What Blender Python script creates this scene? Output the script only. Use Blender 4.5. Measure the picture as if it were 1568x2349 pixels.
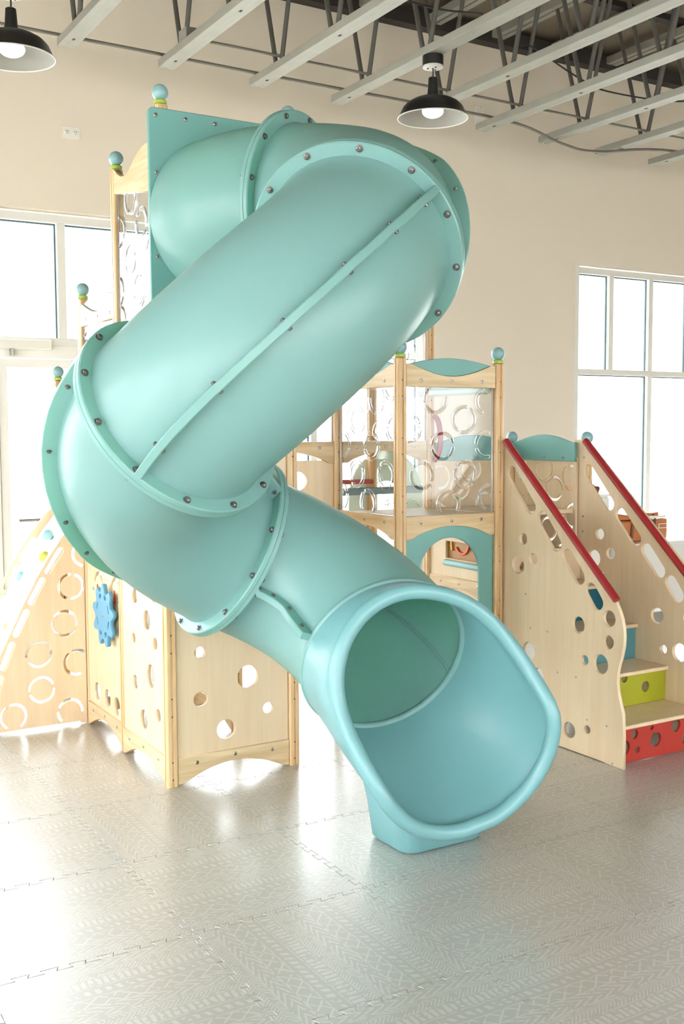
import bpy, bmesh, math, random
from mathutils import Vector, Matrix
random.seed(7)
for o in list(bpy.data.objects): bpy.data.objects.remove(o)
SC = bpy.context.scene
COL = SC.collection

# ------------------------------------------------------------------ camera, sky, exposure
CAM_H = 1.5
FPX, PITCH, ROLL = 2462.0, math.radians(4.436), 0.00394
cam = bpy.data.cameras.new('camera')
cam.sensor_fit = 'HORIZONTAL'; cam.sensor_width = 36.0; cam.lens = FPX / 1568 * 36.0
cam.clip_start = 0.05; cam.clip_end = 300
cam_o = bpy.data.objects.new('camera', cam); COL.objects.link(cam_o)
cam_o.matrix_world = Matrix.Translation((0, 0, CAM_H)) @ Matrix.Rotation(math.pi / 2 - PITCH, 4, 'X') @ Matrix.Rotation(-ROLL, 4, 'Z')
SC.camera = cam_o
wd = bpy.data.worlds.new('sky'); SC.world = wd; wd.use_nodes = True
bg = wd.node_tree.nodes['Background']
bg.inputs['Color'].default_value = (0.93, 0.97, 1.0, 1); bg.inputs['Strength'].default_value = 1.0
SC.view_settings.view_transform = 'Standard'; SC.view_settings.look = 'None'
SC.view_settings.gamma = 1.0; SC.view_settings.use_curve_mapping = False
SC.view_settings.exposure = 3.4
SC.cycles.use_denoising = True
SC.cycles.max_bounces = 7; SC.cycles.diffuse_bounces = 4; SC.cycles.glossy_bounces = 3
SC.cycles.use_adaptive_sampling = True; SC.cycles.adaptive_threshold = .08; SC.cycles.adaptive_min_samples = 16
SC.cycles.transparent_max_bounces = 12; SC.cycles.transmission_bounces = 4
SC.cycles.sample_clamp_indirect = 8.0
SC.cycles.caustics_reflective = False; SC.cycles.caustics_refractive = False

# ------------------------------------------------------------------ frame of the room: u along the back wall, v towards it
TH = math.radians(30.9)
ORG = Vector((-0.72374, 4.42572, 0.0))
U = Vector((math.cos(TH), math.sin(TH), 0)); V = Vector((-math.sin(TH), math.cos(TH), 0))
def Wp(u, v, z=0.0): return ORG + U * u + V * v + Vector((0, 0, z))
ROT = Matrix.Rotation(TH, 4, 'Z')

# ------------------------------------------------------------------ materials
def lin(c):
    return tuple((x / 255 / 12.92 if x / 255 <= .04045 else ((x / 255 + .055) / 1.055) ** 2.4) for x in c) + (1.0,)
MATS = {}
def newmat(name):
    m = bpy.data.materials.new(name); m.use_nodes = True; MATS[name] = m
    return m, m.node_tree, m.node_tree.nodes['Principled BSDF']
def plain(name, rgb, rough=.5, metal=0.0, spec=.5, var=0.0, vscale=8.0, bump=0.0, bscale=200.0):
    m, nt, b = newmat(name)
    b.inputs['Base Color'].default_value = lin(rgb); b.inputs['Roughness'].default_value = rough
    b.inputs['Metallic'].default_value = metal; b.inputs['Specular IOR Level'].default_value = spec
    tc = nt.nodes.new('ShaderNodeTexCoord')
    if var > 0:
        n = nt.nodes.new('ShaderNodeTexNoise'); n.inputs['Scale'].default_value = vscale; n.inputs['Detail'].default_value = 4
        nt.links.new(tc.outputs['Object'], n.inputs['Vector'])
        mx = nt.nodes.new('ShaderNodeMix'); mx.data_type = 'RGBA'
        c = lin(rgb); mx.inputs[6].default_value = tuple(x * (1 - var) for x in c[:3]) + (1,)
        mx.inputs[7].default_value = tuple(min(1, x * (1 + var)) for x in c[:3]) + (1,)
        nt.links.new(n.outputs['Fac'], mx.inputs[0]); nt.links.new(mx.outputs[2], b.inputs['Base Color'])
    if bump > 0:
        n2 = nt.nodes.new('ShaderNodeTexNoise'); n2.inputs['Scale'].default_value = bscale
        nt.links.new(tc.outputs['Object'], n2.inputs['Vector'])
        bp = nt.nodes.new('ShaderNodeBump'); bp.inputs['Strength'].default_value = bump; bp.inputs['Distance'].default_value = .002
        nt.links.new(n2.outputs['Fac'], bp.inputs['Height']); nt.links.new(bp.outputs['Normal'], b.inputs['Normal'])
    return m
def wood(name, light, dark, axis, rough=.38, fine=1.0, amount=1.0):
    m, nt, b = newmat(name)
    tc = nt.nodes.new('ShaderNodeTexCoord'); mp = nt.nodes.new('ShaderNodeMapping')
    sc = [22.0, 22.0, 22.0]; sc['uvz'.index(axis)] = 1.6
    mp.inputs['Scale'].default_value = [s * fine for s in sc]
    nt.links.new(tc.outputs['Object'], mp.inputs['Vector'])
    n = nt.nodes.new('ShaderNodeTexNoise'); n.inputs['Scale'].default_value = 1.0; n.inputs['Detail'].default_value = 5
    n.inputs['Distortion'].default_value = .8
    nt.links.new(mp.outputs['Vector'], n.inputs['Vector'])
    n2 = nt.nodes.new('ShaderNodeTexNoise'); n2.inputs['Scale'].default_value = 4.0; n2.inputs['Detail'].default_value = 3
    nt.links.new(mp.outputs['Vector'], n2.inputs['Vector'])
    add = nt.nodes.new('ShaderNodeMath'); add.operation = 'MULTIPLY_ADD'; add.inputs[1].default_value = .4; 
    nt.links.new(n2.outputs['Fac'], add.inputs[0]); nt.links.new(n.outputs['Fac'], add.inputs[2])
    rp = nt.nodes.new('ShaderNodeValToRGB')
    rp.color_ramp.elements[0].position = .45; rp.color_ramp.elements[1].position = .85
    rp.color_ramp.elements[0].color = lin(light); rp.color_ramp.elements[1].color = lin(dark)
    nt.links.new(add.outputs[0], rp.inputs['Fac']); nt.links.new(rp.outputs['Color'], b.inputs['Base Color'])
    b.inputs['Roughness'].default_value = rough
    b.inputs['Specular IOR Level'].default_value = .45
    return m
plain('wall_paint', (232, 221, 204), .75, var=.03, vscale=1.5)
plain('window_white', (232, 230, 222), .4)
plain('door_white', (236, 234, 228), .4)
plain('gasket', (70, 95, 100), .5)
plain('white_laminate', (238, 235, 228), .35)
plain('white_plastic', (235, 232, 222), .4)
plain('truss_paint', (150, 148, 138), .55, var=.10, vscale=9)
plain('truss_rod', (92, 90, 84), .5, var=.12, vscale=12)
plain('conduit_steel', (120, 114, 104), .4, var=.08)
plain('deck_steel', (122, 112, 98), .7, var=.12, vscale=5)
plain('dark_steel', (48, 44, 42), .6)
plain('slot_dark', (25, 22, 20), .7)
plain('lamp_black', (30, 29, 28), .35)
plain('lamp_lining', (132, 130, 124), .5)
plain('lamp_grey', (200, 198, 190), .45)
plain('cable_black', (40, 38, 36), .5)
plain('screw_steel', (170, 168, 160), .3, metal=.9)
plain('bolt_steel', (128, 124, 122), .3, metal=.8)
plain('teal_paint', (112, 166, 160), .42, var=.02)
plain('teal_light', (150, 196, 196), .4)
plain('mint_paint', (206, 226, 214), .45)
plain('ball_blue', (134, 172, 175), .3)
plain('collar_green', (160, 184, 70), .35)
plain('red_paint', (156, 38, 40), .35)
plain('red_riser', (170, 48, 38), .38)
plain('green_riser', (156, 158, 34), .38)
plain('blue_riser', (84, 140, 146), .38)
plain('dark_blue_riser', (20, 92, 112), .38)
plain('orange_toy', (232, 84, 48), .4)
plain('yellow_toy', (236, 178, 40), .4)
plain('lime_toy', (140, 190, 50), .4)
plain('sky_toy', (88, 172, 204), .4)
plain('gear_blue', (86, 148, 178), .38)
plain('steel_blue', (98, 130, 142), .4)
plain('brown_ply', (178, 132, 78), .5)
plain('hold_blue', (150, 196, 200), .35)
plain('hold_green', (190, 196, 84), .35)
plain('ramp_white', (244, 240, 232), .4)
plain('leather', (196, 122, 72), .45, var=.10, vscale=14)
plain('leather_dark', (120, 72, 42), .5, var=.15, vscale=14)
plain('paper_white', (245, 243, 238), .6)
plain('outside_ground', (226, 224, 218), .9)
plain('slab', (176, 170, 158), .5)
PLY_L, PLY_D = (227, 206, 174), (220, 196, 161)
wood('ply_z', PLY_L, PLY_D, 'z', fine=.8)
PINE_L, PINE_D = (228, 199, 156), (200, 160, 110)
for a in 'uvz': wood('pine_' + a, PINE_L, PINE_D, a)
wood('ash_u', (226, 204, 166), (198, 168, 124), 'u'); wood('ash_v', (226, 204, 166), (198, 168, 124), 'v')
def plastic(name, rgb, trans, fac):
    m, nt, b = newmat(name)
    b.inputs['Base Color'].default_value = lin(rgb); b.inputs['Roughness'].default_value = .33
    b.inputs['Specular IOR Level'].default_value = .6
    tc = nt.nodes.new('ShaderNodeTexCoord')
    n2 = nt.nodes.new('ShaderNodeTexNoise'); n2.inputs['Scale'].default_value = 420
    nt.links.new(tc.outputs['Object'], n2.inputs['Vector'])
    bp = nt.nodes.new('ShaderNodeBump'); bp.inputs['Strength'].default_value = .04; bp.inputs['Distance'].default_value = .001
    nt.links.new(n2.outputs['Fac'], bp.inputs['Height']); nt.links.new(bp.outputs['Normal'], b.inputs['Normal'])
    t = nt.nodes.new('ShaderNodeBsdfTranslucent'); t.inputs['Color'].default_value = lin(trans)
    mx = nt.nodes.new('ShaderNodeMixShader'); mx.inputs[0].default_value = fac
    out = nt.nodes['Material Output']
    nt.links.new(b.outputs[0], mx.inputs[1]); nt.links.new(t.outputs[0], mx.inputs[2]); nt.links.new(mx.outputs[0], out.inputs['Surface'])
    return m
plastic('slide_plastic', (152, 193, 195), (106, 217, 164), .37)
plastic('scoop_plastic', (120, 170, 173), (110, 190, 180), .08)
def facing(nt, lo, hi):
    lw = nt.nodes.new('ShaderNodeLayerWeight'); lw.inputs['Blend'].default_value = .5
    p = nt.nodes.new('ShaderNodeMath'); p.operation = 'POWER'; p.inputs[1].default_value = 4.0
    nt.links.new(lw.outputs['Facing'], p.inputs[0])
    m = nt.nodes.new('ShaderNodeMath'); m.operation = 'MULTIPLY_ADD'; m.inputs[1].default_value = hi - lo; m.inputs[2].default_value = lo
    nt.links.new(p.outputs[0], m.inputs[0]); return m.outputs[0]
def acrylic():
    m, nt, b = newmat('acrylic')
    out = nt.nodes['Material Output']
    tr = nt.nodes.new('ShaderNodeBsdfTransparent'); tr.inputs['Color'].default_value = (.93, .94, .95, 1)
    gl = nt.nodes.new('ShaderNodeBsdfGlossy'); gl.inputs['Roughness'].default_value = .05
    fr = facing(nt, .03, .55)
    mx = nt.nodes.new('ShaderNodeMixShader')
    nt.links.new(fr, mx.inputs[0]); nt.links.new(tr.outputs[0], mx.inputs[1]); nt.links.new(gl.outputs[0], mx.inputs[2])
    nt.links.new(mx.outputs[0], out.inputs['Surface'])
    m2, nt, b = newmat('acrylic_edge')
    b.inputs['Base Color'].default_value = (.93, .93, .96, 1); b.inputs['Roughness'].default_value = .2
    b.inputs['Specular IOR Level'].default_value = .8
    out = nt.nodes['Material Output']
    tr = nt.nodes.new('ShaderNodeBsdfGlass'); tr.inputs['IOR'].default_value = 1.45; tr.inputs['Color'].default_value = (.86, .88, .95, 1); mx = nt.nodes.new('ShaderNodeMixShader'); mx.inputs[0].default_value = .6
    nt.links.new(b.outputs[0], mx.inputs[1]); nt.links.new(tr.outputs[0], mx.inputs[2]); nt.links.new(mx.outputs[0], out.inputs['Surface'])
acrylic()
def pane():
    m, nt, b = newmat('glass_pane')
    out = nt.nodes['Material Output']
    tr = nt.nodes.new('ShaderNodeBsdfTransparent'); tr.inputs['Color'].default_value = (.97, .985, .98, 1)
    gl = nt.nodes.new('ShaderNodeBsdfGlossy'); gl.inputs['Roughness'].default_value = .02
    fr = facing(nt, .03, .55)
    mx = nt.nodes.new('ShaderNodeMixShader')
    nt.links.new(fr, mx.inputs[0]); nt.links.new(tr.outputs[0], mx.inputs[1]); nt.links.new(gl.outputs[0], mx.inputs[2])
    nt.links.new(mx.outputs[0], out.inputs['Surface'])
pane()
def bulb():
    m, nt, b = newmat('bulb_glow')
    b.inputs['Base Color'].default_value = (1, .95, .85, 1)
    b.inputs['Emission Color'].default_value = (1, .95, .86, 1); b.inputs['Emission Strength'].default_value = .30
bulb()
def mat_tiles():
    m, nt, b = newmat('foam_mat')
    L = nt.links
    def M(op, a, c=None, d=None):
        n = nt.nodes.new('ShaderNodeMath'); n.operation = op
        for i, x in enumerate((a, c, d)):
            if x is None: continue
            if isinstance(x, (int, float)): n.inputs[i].default_value = x
            else: L.new(x, n.inputs[i])
        return n.outputs[0]
    tc = nt.nodes.new('ShaderNodeTexCoord'); sp = nt.nodes.new('ShaderNodeSeparateXYZ')
    nz = nt.nodes.new('ShaderNodeTexNoise'); nz.inputs['Scale'].default_value = 30; nz.inputs['Detail'].default_value = 2
    L.new(tc.outputs['Object'], nz.inputs['Vector'])
    L.new(tc.outputs['Object'], sp.inputs[0])
    oi = nt.nodes.new('ShaderNodeObjectInfo')
    sw = M('GREATER_THAN', oi.outputs['Random'], .5)
    jit = M('MULTIPLY', M('SUBTRACT', nz.outputs['Fac'], .5), .012)
    x0, y0 = sp.outputs[0], sp.outputs[1]
    dx = M('MULTIPLY', M('SUBTRACT', y0, x0), sw)
    x = M('ADD', M('ADD', x0, dx), jit); y = M('ADD', M('SUBTRACT', y0, dx), jit)
    t = M('DIVIDE', x, .605)                      # 0..1 across the tile, bands run along y
    bi = M('FLOOR', M('MULTIPLY', t, 12)); fb = M('FRACT', M('MULTIPLY', t, 12))
    k = M('MODULO', M('MULTIPLY', bi, 3), 5)      # which motif
    tri = M('ABSOLUTE', M('SUBTRACT', fb, .5))
    herr = M('LESS_THAN', M('FRACT', M('MULTIPLY', M('ADD', y, M('MULTIPLY', tri, .05)), 75)), .42)
    d1 = M('ABSOLUTE', M('SUBTRACT', M('FRACT', M('ADD', M('MULTIPLY', y, 18), fb)), .5))
    d2 = M('ABSOLUTE', M('SUBTRACT', M('FRACT', M('SUBTRACT', M('MULTIPLY', y, 18), fb)), .5))
    cross = M('LESS_THAN', M('MINIMUM', d1, d2), .075)
    bars = M('MULTIPLY', M('LESS_THAN', M('FRACT', M('MULTIPLY', y, 48)), .6), M('LESS_THAN', tri, .36))
    arrow = M('LESS_THAN', M('FRACT', M('MULTIPLY', M('ADD', y, M('MULTIPLY', tri, .12)), 26)), .35)
    dashes = M('MULTIPLY', M('LESS_THAN', M('FRACT', M('MULTIPLY', M('ADD', y, M('MULTIPLY', fb, .02)), 34)), .5), M('LESS_THAN', tri, .22))
    def is_(v): return M('COMPARE', k, v, .4)
    s = M('MULTIPLY', is_(0), herr)
    for v, p in ((1, cross), (2, bars), (3, arrow), (4, dashes)): s = M('ADD', s, M('MULTIPLY', is_(v), p))
    edge = M('GREATER_THAN', tri, .455); s = M('MAXIMUM', s, M('MULTIPLY', edge, .8))
    wear = nt.nodes.new('ShaderNodeTexNoise'); wear.inputs['Scale'].default_value = 45; wear.inputs['Detail'].default_value = 3
    L.new(tc.outputs['Object'], wear.inputs['Vector'])
    s = M('MULTIPLY', s, M('GREATER_THAN', wear.outputs['Fac'], .42))
    mx = nt.nodes.new('ShaderNodeMix'); mx.data_type = 'RGBA'
    mx.inputs[6].default_value = lin((166, 162, 153)); mx.inputs[7].default_value = lin((184, 181, 173))
    L.new(s, mx.inputs[0]); L.new(mx.outputs[2], b.inputs['Base Color'])
    b.inputs['Roughness'].default_value = .36; b.inputs['Specular IOR Level'].default_value = .8
    b.inputs['Coat Weight'].default_value = .55; b.inputs['Coat Roughness'].default_value = .24; b.inputs['Coat IOR'].default_value = 1.6
    bn = nt.nodes.new('ShaderNodeTexNoise'); bn.inputs['Scale'].default_value = 350
    L.new(tc.outputs['Object'], bn.inputs['Vector'])
    bp = nt.nodes.new('ShaderNodeBump'); bp.inputs['Strength'].default_value = .12; bp.inputs['Distance'].default_value = .001
    L.new(bn.outputs['Fac'], bp.inputs['Height']); L.new(bp.outputs['Normal'], b.inputs['Normal'])
mat_tiles()

# ------------------------------------------------------------------ objects
def tag(o, label, cat, group=None):
    o['label'] = label; o['category'] = cat
    if group: o['group'] = group
    return o
class Root:
    """A thing: an empty on the floor below it (or a mesh); parts are given in room coordinates (u, v, z)."""
    def __init__(s, name, u, v, z=0.0, label=None, cat=None, group=None, kind=None):
        s.o = bpy.data.objects.new(name, None); COL.objects.link(s.o)
        s.o.empty_display_size = .1
        s.o.matrix_world = Matrix.Translation(Wp(u, v, z)) @ ROT
        s.base = Vector((u, v, z))
        if label: tag(s.o, label, cat, group)
        if kind: s.o['kind'] = kind
    def part(s, name, me, mat=None, parent=None, label=None):
        """me: mesh in room coordinates"""
        if mat and not me.materials: me.materials.append(MATS[mat])
        me.transform(Matrix.Translation(-s.base))
        o = bpy.data.objects.new(name, me); COL.objects.link(o)
        o.parent = parent or s.o
        if label: o['label'] = label
        return o
    def inst(s, name, me, loc, mat=None, parent=None, rot=None):
        """instance of shared mesh (built at its own origin) at a room-coordinate place"""
        if mat and not me.materials: me.materials.append(MATS[mat])
        o = bpy.data.objects.new(name, me); COL.objects.link(o)
        o.parent = parent or s.o
        m = Matrix.Translation(Vector(loc) - s.base)
        if rot: m = m @ rot
        o.matrix_local = m
        return o
def mesh(vs, fs, smooth=False, angle=None, name='mesh'):
    me = bpy.data.meshes.new(name); me.from_pydata([tuple(v) for v in vs], [], fs); me.update()
    if smooth:
        me.shade_smooth()
        if angle: me.set_sharp_from_angle(angle=math.radians(angle))
    return me
def fix(me):
    bm = bmesh.new(); bm.from_mesh(me); bmesh.ops.recalc_face_normals(bm, faces=bm.faces); bm.to_mesh(me); bm.free(); return me
def box(u0, u1, v0, v1, z0, z1, bev=0.0):
    bm = bmesh.new(); bmesh.ops.create_cube(bm, size=1)
    for v in bm.verts: v.co = Vector(((u0 + u1) / 2 + v.co.x * (u1 - u0), (v0 + v1) / 2 + v.co.y * (v1 - v0), (z0 + z1) / 2 + v.co.z * (z1 - z0)))
    if bev: bmesh.ops.bevel(bm, geom=list(bm.edges), offset=bev, segments=2, profile=.5, affect='EDGES')
    me = bpy.data.meshes.new('box'); bm.to_mesh(me); bm.free(); return me
def merge(*mes):
    bm = bmesh.new()
    for m in mes: bm.from_mesh(m)
    me = bpy.data.meshes.new('merged'); bm.to_mesh(me); bm.free()
    for m in mes: bpy.data.meshes.remove(m)
    return me
def tube(pts, r, n=12, cap=True, closed=False, smooth=True):
    pts = [Vector(p) for p in pts]; vs = []; fs = []; N = len(pts)
    t0 = (pts[1] - pts[0]).normalized()
    ref = Vector((0, 0, 1)) if abs(t0.z) < .9 else Vector((1, 0, 0))
    a = t0.cross(ref).normalized()
    for i, p in enumerate(pts):
        if closed: t = (pts[(i + 1) % N] - pts[i - 1]).normalized()
        else: t = (pts[min(i + 1, N - 1)] - pts[max(i - 1, 0)]).normalized()
        a = (a - t * a.dot(t)).normalized(); b = t.cross(a)
        rr = r[i] if isinstance(r, (list, tuple)) else r
        for k in range(n):
            q = 2 * math.pi * k / n; vs.append(p + a * math.cos(q) * rr + b * math.sin(q) * rr)
    for i in range(N if closed else N - 1):
        j = (i + 1) % N
        for k in range(n): fs.append((i * n + k, i * n + (k + 1) % n, j * n + (k + 1) % n, j * n + k))
    if cap and not closed: fs.append(tuple(range(n - 1, -1, -1))); fs.append(tuple((N - 1) * n + k for k in range(n)))
    return mesh(vs, fs, smooth, 50)
def lathe(prof, c, n=24, ax='z', angle=40):
    vs = []; fs = []; N = len(prof)
    for r, h in prof:
        for k in range(n):
            q = 2 * math.pi * k / n; x, y = r * math.cos(q), r * math.sin(q)
            p = {'z': (x, y, h), 'u': (h, x, y), 'v': (x, -h, y)}[ax]
            vs.append((c[0] + p[0], c[1] + p[1], c[2] + p[2]))
    for i in range(N - 1):
        for k in range(n): fs.append((i * n + k, i * n + (k + 1) % n, (i + 1) * n + (k + 1) % n, (i + 1) * n + k))
    fs.append(tuple(range(n - 1, -1, -1))); fs.append(tuple((N - 1) * n + k for k in range(n)))
    return mesh(vs, fs, True, angle)
def ballmesh(c, r, n=20, m=12):
    return lathe([(max(r * math.sin(math.pi * i / m), .0004), -r * math.cos(math.pi * i / m)) for i in range(m + 1)], c, n, 'z', 80)
MAPS = {'v': lambda k: Matrix(((1, 0, 0, 0), (0, 0, -1, k), (0, 1, 0, 0), (0, 0, 0, 1))),
        'u': lambda k: Matrix(((0, 0, 1, k), (1, 0, 0, 0), (0, 1, 0, 0), (0, 0, 0, 1))),
        'z': lambda k: Matrix(((1, 0, 0, 0), (0, 1, 0, 0), (0, 0, 1, k), (0, 0, 0, 1)))}
def plate(axis, k, th, outline, holes=(), bev=.002, edge_mat=None):
    """a board lying in the plane axis = k (2D outline and holes in that plane), thickness th, eased edges"""
    cu = bpy.data.curves.new('plate', 'CURVE'); cu.dimensions = '2D'; cu.fill_mode = 'BOTH'
    cu.extrude = th / 2 - bev; cu.bevel_depth = bev; cu.bevel_resolution = 0; cu.offset = -bev
    for pl in [outline] + list(holes):
        sp = cu.splines.new('POLY'); sp.points.add(len(pl) - 1); sp.use_cyclic_u = True
        for p, q in zip(sp.points, pl): p.co = (q[0], q[1], 0, 1)
    ob = bpy.data.objects.new('plate', cu)
    me = bpy.data.meshes.new_from_object(ob)
    bpy.data.objects.remove(ob); bpy.data.curves.remove(cu)
    me.transform(MAPS[axis](k))
    if edge_mat:
        me.materials.clear(); me.materials.append(MATS[edge_mat[0]]); me.materials.append(MATS[edge_mat[1]])
        ai = {'u': 0, 'v': 1, 'z': 2}[axis]
        for p in me.polygons: p.material_index = 0 if abs(p.normal[ai]) > .9 else 1
    else: me.materials.clear()
    return me
def rect(x0, x1, y0, y1, r=0.0, n=5):
    if not r: return [(x0, y0), (x1, y0), (x1, y1), (x0, y1)]
    out = []
    for cx, cy, a in ((x1 - r, y0 + r, -90), (x1 - r, y1 - r, 0), (x0 + r, y1 - r, 90), (x0 + r, y0 + r, 180)):
        for i in range(n + 1): q = math.radians(a + 90 * i / n); out.append((cx + r * math.cos(q), cy + r * math.sin(q)))
    return out
def circ(x, y, r, n=26): return [(x + r * math.cos(2 * math.pi * i / n), y + r * math.sin(2 * math.pi * i / n)) for i in range(n)]
def stadium(a, b, r, n=8):
    ang = math.atan2(b[1] - a[1], b[0] - a[0]); out = []
    for c, s in ((b, -90), (a, 90)):
        for i in range(n + 1): q = ang + math.radians(s + 180 * i / n); out.append((c[0] + r * math.cos(q), c[1] + r * math.sin(q)))
    return out
def arc_slot(cx, cy, R, w, a0, a1, n=12):
    out = []; h = w / 2
    for i in range(n + 1): q = math.radians(a0 + (a1 - a0) * i / n); out.append((cx + (R + h) * math.cos(q), cy + (R + h) * math.sin(q)))
    q1 = math.radians(a1); ex, ey = cx + R * math.cos(q1), cy + R * math.sin(q1)
    for i in range(1, 5): q = q1 + math.pi * i / 5; out.append((ex + h * math.cos(q), ey + h * math.sin(q)))
    for i in range(n + 1): q = math.radians(a1 + (a0 - a1) * i / n); out.append((cx + (R - h) * math.cos(q), cy + (R - h) * math.sin(q)))
    q0 = math.radians(a0); ex, ey = cx + R * math.cos(q0), cy + R * math.sin(q0)
    for i in range(1, 5): q = q0 + math.pi + math.pi * i / 5; out.append((ex + h * math.cos(q), ey + h * math.sin(q)))
    return out
RINGS = [(.176, .553, 20), (.346, .457, 65), (.220, .330, -8), (.098, .192, 40), (.353, .190, -40), (.023, .414, 15), (.486, .546, 75), (.482, .335, 10), (.255, .050, 60), (.505, .073, -20), (.045, .012, 30)]
def ring_slots(x0, x1, y0, y1, rings=None, R=.062, w=.0155, mar=.010):
    """open rings (two arc slots each), trimmed where they meet the edge of the board"""
    rings = rings if rings is not None else [(x0 + a, y0 + b, g) for a, b, g in ring_grid(x1 - x0, y1 - y0)]
    out = []
    for cx, cy, g in rings:
        for s in (0, 180):
            run = []
            rng = [g + s + 14 + 152 * i / 30 for i in range(31)]
            for a in rng + [None]:
                ok = False
                if a is not None:
                    q = math.radians(a); x, y = cx + R * math.cos(q), cy + R * math.sin(q)
                    ok = x0 + mar + w / 2 < x < x1 - mar - w / 2 and y0 + mar + w / 2 < y < y1 - mar - w / 2
                if ok: run.append(a)
                else:
                    if len(run) > 4: out.append(arc_slot(cx, cy, R, w, run[0], run[-1], max(4, len(run) // 3)))
                    run = []
    return out
def ring_grid(wd_, ht):
    out = []; k = 0
    reps = int(ht // .6) + 1
    for j in range(reps):
        for a, b, g in RINGS:
            out.append((a * wd_ / .51, b + .605 * j, g + 37 * j))
    return out
# shared small meshes, built at the origin
def disc(r, h, ax, n=12, dome=True):
    prof = [(r, -h), (r, h * .4), (r * .75, h), (r * .3, h * 1.15)] if dome else [(r, -h), (r, h)]
    return lathe(prof, (0, 0, 0), n, ax, 30)
SCREW = {'v': disc(.0085, .0025, 'v'), 'u': disc(.0085, .0025, 'u')}
for a in SCREW.values(): a.materials.append(MATS['screw_steel'])
for ax in 'uv':            # recessed hex socket, a dark dot in the middle of the head
    s = SCREW[ax]; d_ = disc(.003, .0032, ax, 6, False)
    bm = bmesh.new(); bm.from_mesh(s); n0 = len(bm.faces); bm.from_mesh(d_)
    bm.faces.ensure_lookup_table()
    for f in bm.faces[n0:]: f.material_index = 1
    bm.to_mesh(s); bm.free(); bpy.data.meshes.remove(d_); s.materials.append(MATS['slot_dark'])
FLIP = {'v': Matrix.Rotation(math.pi, 4, 'Z'), 'u': Matrix.Rotation(math.pi, 4, 'Z')}

# ------------------------------------------------------------------ posts and rails of the play equipment
BALL = ballmesh((0, 0, 0), .033); BALL.materials.append(MATS['ball_blue'])
COLLAR = lathe([(.018, -.012), (.026, -.009), (.027, -.002), (.025, .004), (.018, .008)], (0, 0, 0), 20); COLLAR.materials.append(MATS['collar_green'])
def post_mesh(u, v, z1, a=.024, g=.0035):
    c = a - .006
    out = []
    for k in range(4):          # grooved, chamfered square section
        q = math.pi / 2 * k; ca, sa = math.cos(q), math.sin(q)
        for x, y in ((a, -c), (a, -g), (a - .004, -g), (a - .004, g), (a, g), (a, c)): out.append((u + x * ca - y * sa, v + x * sa + y * ca))
    n = len(out); vs = [(x, y, 0) for x, y in out] + [(x, y, z1 - .006) for x, y in out] + [(u + (x - u) * .88, v + (y - v) * .88, z1) for x, y in out]
    fs = [(i, (i + 1) % n, n + (i + 1) % n, n + i) for i in range(n)] + [(n + i, n + (i + 1) % n, 2 * n + (i + 1) % n, 2 * n + i) for i in range(n)]
    fs += [tuple(range(n - 1, -1, -1)), tuple(range(2 * n, 3 * n))]
    return mesh(vs, fs)
def holes_mesh(u, v, zs):
    ms = []
    for z in zs:
        ms.append(lathe([(.0032, -.0005), (.0032, .0012)], (u, v - .0202, z), 8, 'v'))
        ms.append(lathe([(.0032, -.0012), (.0032, .0005)], (u - .0202, v, z), 8, 'u'))
    return merge(*ms)
def post(R, u, v, z1, ball=True, holes=True):
    p = R.part('post', post_mesh(u, v, z1), 'pine_z')
    if holes:
        zs = []; z = .03
        while z < z1 - .05: zs += [z, z + .075]; z += .27
        h = R.part('bolt_holes', holes_mesh(u, v, zs), 'slot_dark', p); h['kind'] = 'stuff'
    if ball:
        R.inst('finial_collar', COLLAR, (u, v, z1 + .012), parent=p)
        R.inst('finial_ball', BALL, (u, v, z1 + .048), parent=p)
    return p
def screws(R, par, ax, k, pts, side=-1):
    for x, z in pts:
        loc = (x, k, z) if ax == 'v' else (k, x, z)
        # shared head points to -v / +u; turn it to the side asked for
        rot = None
        if (ax == 'v' and side > 0) or (ax == 'u' and side < 0): rot = FLIP[ax]
        R.inst('screw', SCREW[ax], loc, parent=par, rot=rot)
def arch_low(x0, x1, z0, zt, rise):
    """outline of a bottom rail whose lower edge is a flat arch"""
    w = x1 - x0; lo = [(x0, z0), (x0 + .05 * w, z0 + .003)]
    for i in range(1, 14):
        t = i / 14; lo.append((x0 + (.07 + .86 * t) * w, z0 + .004 + rise * (math.sin(math.pi * t) ** .8)))
    lo += [(x1 - .05 * w, z0 + .003), (x1, z0)]
    return lo + [(x1, zt), (x0, zt)]
def bottom_rail(R, ax, k, x0, x1, side, mat, zt=.12, rise=.064):
    b = R.part('bottom_rail', plate(ax, k, .028, arch_low(x0, x1, .003, zt, rise)), mat)
    w = x1 - x0
    screws(R, b, ax, k + side * .0145, [(x0 + .16 * w, .088), (x0 + .5 * w, .098), (x0 + .84 * w, .088)], side)
    return b
def deck_rail(R, ax, k, x0, x1, side, mat, z0=.975, z1=1.085, rise=.055):
    o = [(x0, z0), (x0 + .06 * (x1 - x0), z0)]
    for i in range(1, 14):
        t = i / 14; o.append((x0 + (.06 + .88 * t) * (x1 - x0), z0 + rise * math.sin(math.pi * t) ** .75))
    o += [(x1 - .06 * (x1 - x0), z0), (x1, z0), (x1, z1), (x0, z1)]
    b = R.part('deck_rail', plate(ax, k, .030, o), mat)
    w = x1 - x0
    screws(R, b, ax, k + side * .0155, [(x0 + .16 * w, z1 - .030), (x0 + .5 * w, z1 - .030), (x0 + .84 * w, z1 - .030)], side)
    return b
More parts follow.
